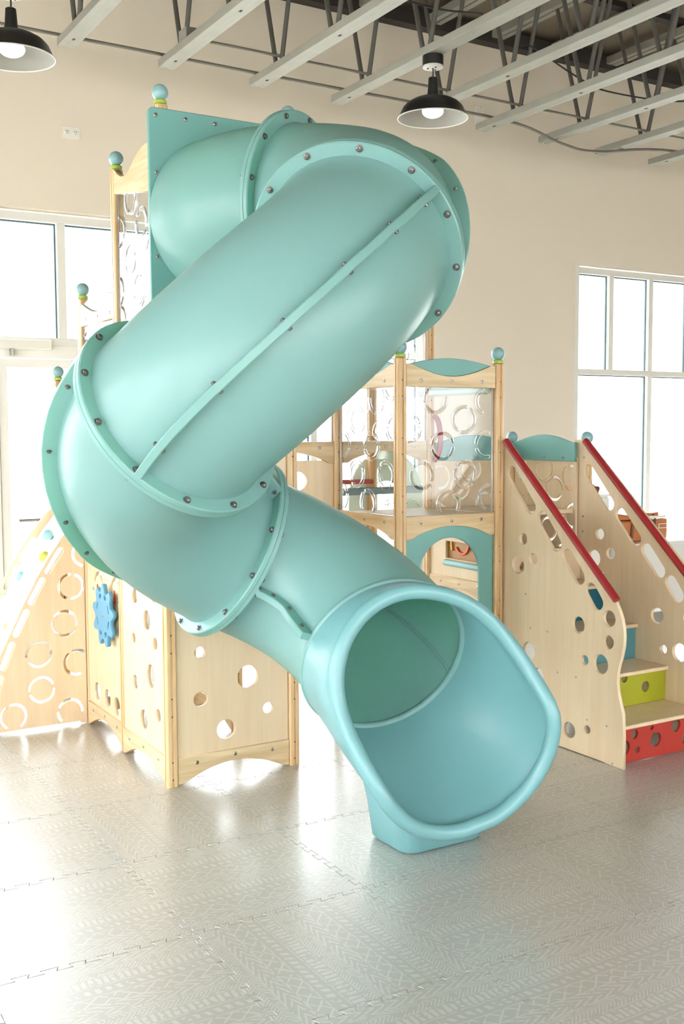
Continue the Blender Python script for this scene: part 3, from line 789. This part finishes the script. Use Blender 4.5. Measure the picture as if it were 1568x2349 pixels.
def scoop(deg, t, off=0.0):
    i = deg / 5; a = RIMS[int(i) % 72]; b = RIMS[(int(i) + 1) % 72]; L = lerp(a, b, i - int(i)) * t
    w = min(1, t / .8); w = w * w * (3 - 2 * w)
    q = math.radians(deg)
    d0 = a1F * math.sin(q) + a2F * math.cos(q); d1 = x1 * math.sin(q) + x2 * math.cos(q); d = lerp(d0, d1, w).normalized()
    r = lerp(.312, .3465, w) + off
    # shallow crease in the floor of the scoop
    cr = math.exp(-((((deg - 196 + 180) % 360) - 180) / 7) ** 2) * .012 * max(0, t - .45)
    return pF + e * L + d * (r - cr)
ns, nk = 16, 72; vs = []; fs = []
for off in (0, -.012):
    for i in range(ns + 1):
        for k in range(nk): vs.append(scoop(k * 5, i / ns, off))
K = (ns + 1) * nk
for i in range(ns):
    for k in range(nk):
        a, b, c, d = i * nk + k, i * nk + (k + 1) % nk, (i + 1) * nk + (k + 1) % nk, (i + 1) * nk + k
        fs.append((a, b, c, d)); fs.append((K + d, K + c, K + b, K + a))
for k in range(nk):
    j = (k + 1) % nk; fs.append((j, k, K + k, K + j)); a, b = ns * nk + k, ns * nk + j; fs.append((a, b, K + b, K + a))
S.part('exit_scoop', fix(mesh(vs, fs, True, 60)), 'scoop_plastic')
S.part('scoop_lip', tube([scoop(k * 2.5, 1, -.012) for k in range(144)], .026, 16, closed=True), 'scoop_plastic')
S.part('joint_band', tube([pF + (a1F * math.sin(math.radians(k * 5)) + a2F * math.cos(math.radians(k * 5))) * .303 - tF * .004 for k in range(72)], .014, 10, closed=True), 'slide_plastic')
# foot moulded under the scoop
def under(u, v):
    best = 9
    lo = None
    for k in range(24, 49):
        for i in range(0, ns + 1):
            p = scoop(k * 5, i / ns, .004)
            d = (p.x - u) ** 2 + (p.y - v) ** 2
            if lo is None or d < best: best = d; lo = p.z
    return lo
vs = []; fs = []; ring = []
def rr(u0, u1, v0, v1, r, z, n=6):
    p = rect(u0, u1, v0, v1, r, n); out = []
    for a, b in zip(p, p[1:] + p[:1]):
        k_ = 8 if (p.index(a) % (n + 1)) == n else 1
        for i in range(k_): out.append((lerp(a[0], b[0], i / k_), lerp(a[1], b[1], i / k_), z))
    return out
lev = [rr(.425, .755, -1.135, -.905, .05, 0), rr(.412, .765, -1.15, -.89, .055, .012), rr(.395, .75, -1.18, -.87, .07, .14), rr(.37, .73, -1.23, -.86, .08, .25)]
top = [(x, y, under(x, y)) for x, y, z in rr(.35, .72, -1.28, -.90, .09, 0)]
lev = lev[:2] + [[(x, y, min(z, under(x, y) * k_)) for x, y, z in L] for L, k_ in zip(lev[2:], (.45, .75))]
lev.append(top); m = len(lev[0])
for L in lev: vs += L
for i in range(len(lev) - 1):
    for k in range(m): fs.append((i * m + k, i * m + (k + 1) % m, (i + 1) * m + (k + 1) % m, (i + 1) * m + k))
fs.append(tuple(range(m - 1, -1, -1)))
S.part('foot', fix(mesh(vs, fs, True, 50)), 'scoop_plastic')

# ================================================================== SLIDE TOWER (left)
m = .58
T = Root('play_tower', .29, .58, 0, 'tall pale wooden play tower that carries the slide, blue gear on its side', 'play tower', 'wooden play towers')
p00 = post(T, 0, 0, 2.80); p10 = post(T, m, 0, 2.80)
p01 = post(T, .015, .58, 2.665); post(T, m, .58, 2.665)
p02 = post(T, .03, 1.155, 2.15); post(T, m, 1.16, 2.15)
p03 = post(T, .065, 1.735, 1.77)
A = T.part('lower_panel', plate('v', 0, .018, rect(.026, .554, .10, .99), [circ(.135, .558, .025), circ(.358, .426, .05), circ(.135, .355, .032), circ(.455, .274, .025), circ(.252, .208, .044), circ(.40, .70, .045), circ(.16, .82, .05), circ(.47, .88, .03)], .0015), 'ply_z')
bottom_rail(T, 'v', -.004, .026, .554, -1, 'ash_u'); deck_rail(T, 'v', -.003, .026, .554, -1, 'ash_u')
T.part('upper_panel', plate('v', 0, .018, rect(.026, .554, 1.08, 1.955), [circ(.3, 1.3, .05)], .0015), 'ply_z')
T.part('lower_panel', plate('u', .005, .018, rect(.026, .554, .10, .99), [circ(.249, .67, .043), circ(.418, .562, .024), circ(.153, .582, .026), circ(.209, .428, .052), circ(.406, .363, .033), circ(.305, .214, .046), circ(.129, .273, .028), circ(.395, .758, .033), circ(.16, .80, .04), circ(.34, .90, .035)], .0015), 'ply_z')
bottom_rail(T, 'u', .001, .026, .554, -1, 'ash_v'); deck_rail(T, 'u', .002, .026, .554, -1, 'ash_v')
C = T.part('activity_panel', plate('u', .022, .018, rect(.606, 1.129, .10, .99), [circ(1.006, .192, .045), circ(.852, .189, .044), circ(.714, .179, .045), circ(.93, .90, .045), arc_slot(.95, .735, .06, .018, 20, 160), arc_slot(.70, .735, .06, .018, 20, 160)], .0015), 'ply_z')
bottom_rail(T, 'u', .018, .606, 1.129, -1, 'ash_v'); deck_rail(T, 'u', .019, .606, 1.129, -1, 'ash_v')
for x in (.955, .705): T.part('toy_flap', plate('u', .010, .006, [(x - .012, .675), (x + .022, .672), (x + .004, .74)], (), .001), 'orange_toy', C)
# splat-shaped spinning gear
go = []
for i in range(72):
    q = 2 * math.pi * i / 72; k_ = math.tanh(2.2 * math.cos(9 * q))
    r = .134 + .019 * k_
    go.append((.764 + r * math.cos(q + .2), .617 + r * 1.0 * math.sin(q + .2)))
gh = []
def gslot(q, r, d_, w): return stadium((.764 + r * math.cos(math.radians(q - d_)), .617 + r * math.sin(math.radians(q - d_))), (.764 + r * math.cos(math.radians(q + d_)), .617 + r * math.sin(math.radians(q + d_))), w, 5)
for q in (68, 112, 248, 292): gh.append(gslot(q, .095, 3, .010))
for q in (25, 155, 205, 335): gh.append(gslot(q, .088, 9, .0055))
g = T.part('gear', plate('u', -.022, .019, go, gh, .003), 'gear_blue', C, 'blue splat-shaped spinning gear')
T.part('gear_hub', lathe([(.02, .0), (.02, .026)], (-.013, .764, .617), 16, 'u'), 'gear_blue', C)
screws(T, C, 'u', -.032, [(.764, .617)], -1); screws(T, C, 'u', .0125, [(.81, .70), (1.03, .71), (.655, .69)], -1)
for uu, a, b in ((.58, .026, .554), (.58, .606, 1.134)): bottom_rail(T, 'u', uu, a, b, 1, 'ash_v')
bottom_rail(T, 'v', 1.16, .056, .554, 1, 'ash_u')
# decks
T.part('deck', box(.03, .55, .03, .55, 1.86, 1.885), 'ply_z'); T.part('deck', box(.045, .55, .61, 1.13, 1.045, 1.07), 'ply_z')
# upper clear panels with their wavy rails
acrylic_panel(T, 'u', .008, .03, .55, 1.44, 2.545)
wv = [(.026, 2.47), (.554, 2.55), (.554, 2.66)] + [(.026 + .528 * (1 - i / 12), 2.655 - .050 * math.sin(math.pi * min(1, i / 6)) * (1 if i < 6 else 0) + (0.03 * math.sin(math.pi * (i - 6) / 6) if i > 6 else 0)) for i in range(1, 12)] + [(.026, 2.66)]
T.part('top_rail', plate('u', .008, .03, wv), 'ash_v')
deck_rail(T, 'u', .008, .026, .554, -1, 'ash_v', 1.33, 1.44)
acrylic_panel(T, 'u', .022, .61, 1.13, 1.09, 2.015)
top_rail(T, 'u', .022, .606, 1.129, -1, 'ash_v', 2.01, 2.118)
acrylic_panel(T, 'u', .048, 1.19, 1.705, 1.09, 1.635)
top_rail(T, 'u', .048, 1.185, 1.71, -1, 'ash_v', 1.63, 1.735)

# ================================================================== REAR TOWER (behind, one bay back)
B = Root('play_tower', 1.45, .58, 0, 'lower wooden play tower right of the slide with ring-cut clear panels and a teal arch', 'play tower', 'wooden play towers')
post(B, 1.16, .58, 2.62); post(B, 1.74, .58, 2.62); post(B, 1.16, 1.16, 2.62, holes=False); post(B, 1.74, 1.16, 2.62, holes=False)
B.part('lower_panel', plate('v', .58, .018, rect(.606, 1.134, .93, 1.34), [circ(.935, 1.238, .047)], .0015), 'ply_z')
deck_rail(B, 'v', .577, .606, 1.134, -1, 'ash_u', 1.325, 1.434, .058); deck_rail(B, 'v', .577, 1.186, 1.714, -1, 'ash_u', 1.325, 1.434, .055)
acrylic_panel(B, 'v', .58, .606, 1.134, 1.434, 2.22); acrylic_panel(B, 'v', .58, 1.186, 1.714, 1.434, 2.22)
top_rail(B, 'v', .58, .606, 1.134, -1, 'ash_u', 2.22, 2.325); top_rail(B, 'v', .58, 1.186, 1.714, -1, 'ash_u', 2.22, 2.325)
B.part('deck', box(1.19, 1.71, .61, 1.13, 1.395, 1.42), 'ply_z')
ar = [(1.60, .0), (1.60, 1.10)] + [(1.86 - .26 * math.cos(math.pi * i / 16), 1.10 + .27 * math.sin(math.pi * i / 16)) for i in range(1, 16)] + [(2.12, 1.10), (2.12, 0)]
ah = [(1.73, .10), (1.99, .10), (1.99, 1.05)] + [(1.86 + .13 * math.cos(math.pi * i / 12), 1.05 + .14 * math.sin(math.pi * i / 12)) for i in range(1, 12)] + [(1.73, 1.05)]
B.part('arch_panel', plate('v', 1.19, .018, ar, [ah]), 'mint_paint')
B.part('roller_bar', tube([(1.50, 1.10, 1.138), (2.055, 1.10, 1.138)], .022, 14), 'steel_blue')
B.part('grip_bar', tube([(1.30, 1.12, 1.196), (1.72, 1.12, 1.192)], .014, 12), 'red_paint')
def handle(R, u, v, z0, z1, du, dv):
    pts = []
    for i in range(13):
        t = i / 12; b = math.sin(math.pi * t) ** .5
        pts.append((u + du * b, v + dv * b, lerp(z0, z1, t)))
    return R.part('grab_handle', tube(pts, .015, 12), 'red_paint')
handle(B, 1.752, .549, 1.325, 1.57, .020, -.030)
handle(B, 1.18, 1.10, 1.50, 1.75, .03, -.03)

# ================================================================== FRONT TOWER WITH CLEAR PANELS
G = B
post(G, 1.16, 0, 1.828); post(G, 1.74, 0, 1.815)
top_rail(G, 'v', 0, 1.186, 1.714, -1, 'ash_u'); deck_rail(G, 'v', 0, 1.186, 1.714, -1, 'ash_u')
sl = ring_slots(1.19, 1.71, 1.085, 1.70, [(1.366, 1.638, 20), (1.536, 1.542, 65), (1.41, 1.415, 4), (1.288, 1.277, -32), (1.543, 1.275, -40), (1.213, 1.499, 15), (1.676, 1.631, 75), (1.672, 1.42, 10), (1.445, 1.135, 60), (1.695, 1.158, -20), (1.235, 1.097, 30)])
G.part('clear_panel', plate('v', .004, .008, rect(1.19, 1.71, 1.085, 1.70), sl, .0012, ('acrylic', 'acrylic_edge')))
ao = [(1.632, .12), (1.632, .79)] + [(1.449 + .183 * math.cos(math.pi * i / 18), .79 + .183 * math.sin(math.pi * i / 18)) for i in range(1, 18)] + [(1.266, .79), (1.266, .12)]
G.part('arch_panel', plate('v', .006, .018, rect(1.186, 1.714, .02, 1.04), [ao]), 'teal_paint')
top_rail(G, 'u', 1.16, .026, .554, -1, 'ash_v'); deck_rail(G, 'u', 1.16, .026, .554, -1, 'ash_v')
acrylic_panel(G, 'u', 1.164, .03, .55, 1.085, 1.70)
G.part('deck', box(1.18, 1.72, .02, .56, 1.05, 1.074), 'ply_z')
Q = G.part('side_panel', plate('u', 1.742, .018, rect(.026, .554, .60, 1.05), [rect(.14, .415, .815, .905, .008)], .0015), 'ply_z')
G.part('toy_backing', box(1.752, 1.764, .12, .435, .80, .92), 'brown_ply', Q)
G.part('toy_arc', plate('u', 1.746, .008, arc_slot(.29, .90, .055, .014, 180, 330)), 'orange_toy', Q)
G.part('toy_arc', plate('u', 1.746, .008, stadium((.383, .90), (.378, .862), .008)), 'yellow_toy', Q)
G.part('roller', tube([(1.722, .405, .792), (1.722, .105, .792)], .0165, 16), 'teal_light', Q)
lr = G.part('low_rail', plate('u', 1.738, .026, [(.026, .60), (.07, .60)] + [(.07 + .44 * i / 12, .60 + .062 * math.sin(math.pi * i / 12)) for i in range(1, 12)] + [(.51, .60), (.554, .60), (.554, .718), (.026, .718)]), 'ash_v')
screws(G, lr, 'u', 1.7245, [(.45, .69), (.29, .69), (.13, .69)], -1)
G.part('low_panel', plate('u', 1.745, .016, rect(.026, .554, .10, .66), [circ(.31, .56, .06)], .0015), 'brown_ply')
G.part('padded_tube', tube([(1.722, .540, 1.688), (1.722, .052, 1.688)], .019, 16), 'mint_paint')
G.part('tube_board', plate('u', 1.738, .016, rect(.03, .55, 1.69, 1.80, .01)), 'teal_light')

# ================================================================== STAIRCASE AND LANDING (right)
X = Root('staircase', 2.06, -.3, 0, 'pale plywood toddler staircase with red handrails and red, green and blue risers', 'staircase')
post(X, 2.32, .58, 1.40, holes=False); post(X, 2.381, .045, 1.40, holes=False)
lo = [(.0, .0), (-.47, .003), (-.724, .003), (-.735, .0), (-.841, .0), (-.840, .15), (-.834, .245), (-.820, .285), (-.806, .33), (-.798, .379), (-.799, .42), (-.808, .46), (-.822, .50), (-.832, .545), (-.835, .585), (-.832, .625), (-.822, .665), (-.806, .700), (-.785, .735), (-.765, .757), (-.045, 1.432), (-.02, 1.442), (.0, 1.442)]
lo = [(a, b) for a, b in lo][::-1]
SLH = [(-.162, .962, .027), (-.124, .832, .043), (-.236, .871, .028), (-.744, .657, .036), (-.55, .599, .039), (-.741, .551, .031), (-.595, .444, .022), (-.696, .444, .044), (-.209, .417, .044), (-.283, .315, .033), (-.499, .095, .038), (-.616, .126, .019)]
SLS = [((-.073, 1.28), (-.215, 1.12)), ((-.298, 1.072), (-.396, .958)), ((-.475, .909), (-.553, .819)), ((-.627, .77), (-.67, .718))]
sp_ = X.part('side_panel', plate('u', 1.782, .018, lo, [stadium(a, b, .034) for a, b in SLS] + [circ(a, b, c) for a, b, c in SLH], .0018), 'ply_z')
DOT = lathe([(.0052, -.002), (.0052, .001), (.003, .0016)], (0, 0, 0), 8, 'u'); DOT.materials.append(MATS['screw_steel'])
for a, b in [(-.184, .695), (-.221, .533), (-.342, .535), (-.415, .353), (-.539, .354), (-.615, .172), (-.738, .172), (-.778, .012)]:
    X.inst('screw', DOT, (1.7728, a, b), parent=sp_, rot=FLIP['u'])
ro = [(a + (.05 if i > 19 or a >= -.02 else .0), b) for i, (a, b) in enumerate(lo)]
ro = [(.095, 1.440), (.0, 1.438)] + [(a, b) for a, b in lo if a < -.03 and b < 1.43 and b > .01] + [(-.841, 0), (.095, 0)]
SRS = [((-.016, 1.275), (-.166, 1.111)), ((-.248, 1.061), (-.354, .946)), ((-.425, .898), (-.512, .803)), ((-.583, .757), (-.629, .699))]
SRH = [(-.104, .951, .029), (-.184, .858, .029), (-.065, .821, .044), (-.502, .583, .039), (-.545, .424, .022), (-.646, .426, .045), (-.70, .60, .035), (-.45, .13, .035)]
rp_ = X.part('side_panel', plate('u', 2.345, .018, ro, [stadium(a, b, .034) for a, b in SRS] + [circ(a, b, c) for a, b, c in SRH], .0018), 'ply_z')
for a, b in [(.02, 1.425), (.02, 1.345), (.02, 1.035), (.02, .955)]: X.inst('screw', DOT, (2.3352, a, b), parent=rp_, rot=FLIP['u'])
for uu, a, b in ((1.748, (-.055, 1.438), (-.812, .752)), (2.318, (-.006, 1.433), (-.775, .735))):
    h = X.part('handrail', tube([(uu, a[0], a[1]), (uu, b[0], b[1])], .0175, 16), 'red_paint')
    for t in (.15, .5, .85):
        p = (uu, lerp(a[0], b[0], t), lerp(a[1], b[1], t))
        X.part('rail_bracket', box(uu, uu + .027, p[1] - .007, p[1] + .007, p[2] - .012, p[2] + .004), 'screw_steel', h)
cols = ['red_riser', 'green_riser', 'blue_riser', 'dark_blue_riser', 'ply_z', 'ply_z']
RH = [[(1.83, .075, .036), (1.895, .128, .021), (1.915, .055, .014), (2.03, .085, .033), (2.005, .142, .010), (2.16, .13, .03), (2.24, .06, .035)],
      [(1.965, .305, .010), (2.06, .315, .018), (2.01, .255, .026), (1.86, .25, .03), (2.2, .26, .025)],
      [(1.86, .42, .035), (2.0, .46, .02), (2.17, .44, .04)], [(1.88, .62, .022), (2.05, .60, .04), (2.2, .63, .02)], [(1.95, .79, .03), (2.15, .80, .03)], []]
zt = [.180, .348, .524, .700, .876, 1.052]; vf = [-.800, -.573, -.374, -.175, .024, .05]
for i in range(5):
    z0 = 0.004 if i == 0 else zt[i - 1] + .001; ve = vf[i + 1] + .05 if i < 4 else .06
    X.part('riser', plate('v', vf[i] + .018, .016, rect(1.792, 2.335, z0, zt[i] - .0185), [circ(a, b, c) for a, b, c in RH[i] if z0 + c < b + .03], .0015), cols[i])
    X.part('tread', box(1.792, 2.335, vf[i] - .008, ve, zt[i] - .018, zt[i], .004), 'ply_z')
X.part('landing', box(1.77, 2.31, .07, .56, 1.05, 1.072), 'ply_z')
def crest(ax, k, x0, x1, z0, z1, rise):
    w = x1 - x0
    return plate(ax, k, .020, [(x0, z0), (x1, z0), (x1, z1), (x1 - .06 * w, z1)] + [(x0 + (.06 + .88 * (1 - i / 16)) * w, z1 + rise * math.sin(math.pi * i / 16)) for i in range(1, 16)] + [(x0 + .06 * w, z1), (x0, z1)])
b1 = X.part('crest_board', crest('u', 2.312, .055, .554, 1.323, 1.424, .040), 'teal_paint')
screws(X, b1, 'u', 2.3015, [(.46, 1.343), (.29, 1.343), (.14, 1.343)], -1)
X.part('ring_panel', plate('u', 2.325, .016, rect(.055, .554, .62, 1.345), ring_slots(.055, .554, .62, 1.323), .0015), 'ply_z')
b2 = X.part('crest_board', crest('v', .572, 1.770, 2.294, 1.323, 1.424, .040), 'teal_paint')
screws(X, b2, 'v', .5615, [(1.86, 1.345), (2.03, 1.345), (2.2, 1.345)])
X.part('ring_panel', plate('v', .585, .016, rect(1.770, 2.294, .62, 1.345), ring_slots(1.77, 2.294, .62, 1.323), .0015), 'ply_z')
for (a, b, g_, c) in ((1.99, 1.155, 20, 'lime_toy'), (2.15, 1.10, 60, 'sky_toy')):
    for s_ in (0, 180): X.part('toy_ring', plate('v', .600, .008, arc_slot(a, b, .060, .016, g_ + s_ + 14, g_ + s_ + 150)), c)

# ================================================================== CLIMBING RAMP (left)
K_ = Root('climbing_ramp', -.25, 1.45, 0, 'curved plywood climbing ramp with ring-cut sides at the left edge', 'climbing ramp')
edge = [(-.0, 1.075), (-.043, 1.043), (-.107, .963), (-.181, .86), (-.25, .747), (-.319, .615), (-.366, .518), (-.424, .402), (-.485, .245), (-.53, .10), (-.553, .012)]
def ramp_panel(v, du, far=False):
    o = [(x + du, z) for x, z in edge] + [(-.45 + du, .006), (-.434 + du, .016), (-.035 + du, .016), (-.025 + du, .004), (.003 + du, .004), (.003 + du, 1.075)]
    sl_ = [((-.116, .897), (-.182, .796)), ((-.21, .752), (-.269, .649)), ((-.294, .6), (-.347, .495)), ((-.368, .444), (-.412, .334)), ((-.427, .283), (-.464, .173))]
    hl = [stadium((a[0] + du, a[1]), (b[0] + du, b[1]), .0165) for a, b in sl_]
    rg = [(.009, .874, 90), (-.066, .711, 80), (-.104, .526, -25), (-.236, .383, 20), (-.046, .321, -60), (-.225, .202, 10), (-.084, .071, 165), (-.368, .083, 115)]
    hl += ring_slots(-.60 + du, .008 + du, .018, 1.05, [(a + du, b, g_) for a, b, g_ in rg], .062, .0155, .004)
    if far:                  # far side cut to an open rim so window light shows through the rings
        o = [(x + du, z) for x, z in edge] + [(x + .105 + du, z - .02) for x, z in edge[::-1] if z > .03 and x < -.10] + [(.003 + du, .96), (.003 + du, 1.075)]
        hl = hl[:5]
    return K_.part('side_panel', plate('v', v, .018, o[::-1], hl, .0015), 'ply_z')
ramp_panel(1.152, .0); ramp_panel(1.735, .02, True)
inn = [(x + .040, z - .012) for x, z in edge[1:-1]] + [(-.51, .03)]
vs = []; fs = []
for j, v in enumerate((1.163, 1.724)):
    du = 0 if j == 0 else .02
    for x, z in inn: vs.append((x + du, v, z))
    for x, z in inn: vs.append((x + du + .016, v, z - .008))
n_ = len(inn)
for i in range(n_ - 1):
    fs.append((i, i + 1, 2 * n_ + i + 1, 2 * n_ + i)); fs.append((n_ + i + 1, n_ + i, 3 * n_ + i, 3 * n_ + i + 1))
    fs.append((i + 1, i, n_ + i, n_ + i + 1)); fs.append((2 * n_ + i, 2 * n_ + i + 1, 3 * n_ + i + 1, 3 * n_ + i))
fs += [(0, 2 * n_, 3 * n_, n_), (n_ - 1, 2 * n_ - 1, 4 * n_ - 1, 3 * n_ - 1)]
K_.part('climbing_board', fix(mesh(vs, fs, True, 60)), 'ramp_white')
for u_, v_, z_, c in ((-.106, 1.45, .949, 'hold_blue'), (-.150, 1.36, .845, 'hold_green'), (-.318, 1.45, .479, 'hold_green'), (-.245, 1.30, .635, 'hold_blue'), (-.40, 1.62, .30, 'hold_blue'), (-.21, 1.60, .72, 'hold_blue')):
    K_.part('climbing_hold', ballmesh((u_ + .012, v_, z_), .030), c)

# ================================================================== THINGS BY THE RIGHT WINDOW
R = Root('bench_counter', 6.0, 2.3, 0, 'low white counter running under the right window', 'counter')
R.part('counter_top', box(4.62, 9.0, 2.0, 2.62, .535, .565, .004), 'white_laminate')
for x in (4.64, 5.7, 6.8, 7.9): R.part('front_panel', box(x, x + 1.05, 2.02, 2.04, .01, .534, .002), 'white_laminate')
R.part('end_panel', box(4.63, 4.65, 2.042, 2.60, .01, .534), 'white_laminate')
R = Root('cabinet', 4.5, 2.4, 0, 'tall white cabinet beyond the stairs, a brown bag on its top', 'cabinet')
R.part('cabinet_body', box(4.20, 4.60, 2.12, 2.60, .01, .95, .003), 'white_laminate')
R.part('cabinet_door', box(4.205, 4.395, 2.10, 2.1185, .03, .94, .002), 'white_laminate'); R.part('cabinet_door', box(4.405, 4.595, 2.10, 2.1185, .03, .94, .002), 'white_laminate')
R.part('cabinet_top', box(4.18, 4.615, 2.08, 2.61, .951, .972, .003), 'paper_white')
R = Root('cabinet', 4.95, 2.5, 0, 'short white back panel standing behind the tote bag', 'cabinet')
R.part('cabinet_body', box(4.66, 5.06, 2.63, 2.92, .01, .93, .003), 'white_laminate'); R.part('cabinet_top', box(4.65, 5.07, 2.625, 2.93, .931, .945, .002), 'white_laminate')
R = Root('tote_bag', 4.98, 2.2, .565, 'tan leather tote bag lying on the white counter beside the window', 'bag')
def softbox(u0, u1, v0, v1, z0, z1, bev, amp):
    bm = bmesh.new(); bmesh.ops.create_cube(bm, size=1)
    bmesh.ops.bevel(bm, geom=list(bm.edges), offset=bev, segments=3, profile=.5, affect='EDGES')
    bmesh.ops.subdivide_edges(bm, edges=[e_ for e_ in bm.edges if e_.calc_length() > .3], cuts=6, use_grid_fill=True)
    for w in bm.verts:
        x, y, z = w.co
        w.co = Vector((lerp(u0, u1, x + .5), lerp(v0, v1, y + .5), lerp(z0, z1, z + .5)))
        k_ = amp * (math.sin(9 * x + 4 * z) + .7 * math.sin(7 * y - 5 * x + 1)); w.co.z += k_ * (z + .5); w.co.y += k_ * .6
    me = bpy.data.meshes.new('soft'); bm.to_mesh(me); bm.free(); me.shade_smooth(); return me
R.part('bag_body', softbox(4.72, 5.28, 2.10, 2.40, .568, .745, .08, .006), 'leather')
R.part('bag_flap', softbox(4.76, 5.20, 2.12, 2.38, .745, .80, .10, .008), 'leather')
R.part('document', softbox(4.95, 5.24, 2.09, 2.36, .752, .772, .05, .004), 'paper_white')
R.part('strap', tube([(4.84, 2.085, .60), (4.845, 2.08, .70), (4.86, 2.09, .77), (4.92, 2.2, .83), (5.02, 2.3, .80)], .011, 8), 'leather_dark')
R.part('strap', tube([(5.10, 2.085, .69), (5.105, 2.083, .74), (5.12, 2.12, .78), (5.16, 2.3, .77)], .008, 8), 'leather_dark')
R.part('tag_window', merge(box(5.15, 5.25, 2.087, 2.092, .700, .706), box(5.15, 5.25, 2.087, 2.092, .665, .671), box(5.15, 5.156, 2.087, 2.092, .671, .700), box(5.244, 5.25, 2.087, 2.092, .671, .700)), 'paper_white')
R = Root('satchel', 4.42, 2.3, .972, 'small crumpled brown leather bag on top of the white cabinet', 'bag')
R.part('bag_body', softbox(4.32, 4.50, 2.15, 2.36, .974, 1.05, .12, .012), 'leather')
R.part('bag_flap', softbox(4.44, 4.53, 2.13, 2.34, .974, 1.035, .14, .012), 'leather_dark')
R = Root('toy_fruit', 5.62, 2.2, .565, 'small orange and yellow toy on the counter at the right edge', 'toy')
R.part('toy_body', ballmesh((5.615, 2.15, .597), .030), 'yellow_toy'); R.part('toy_cap', ballmesh((5.60, 2.145, .637), .017), 'orange_toy')
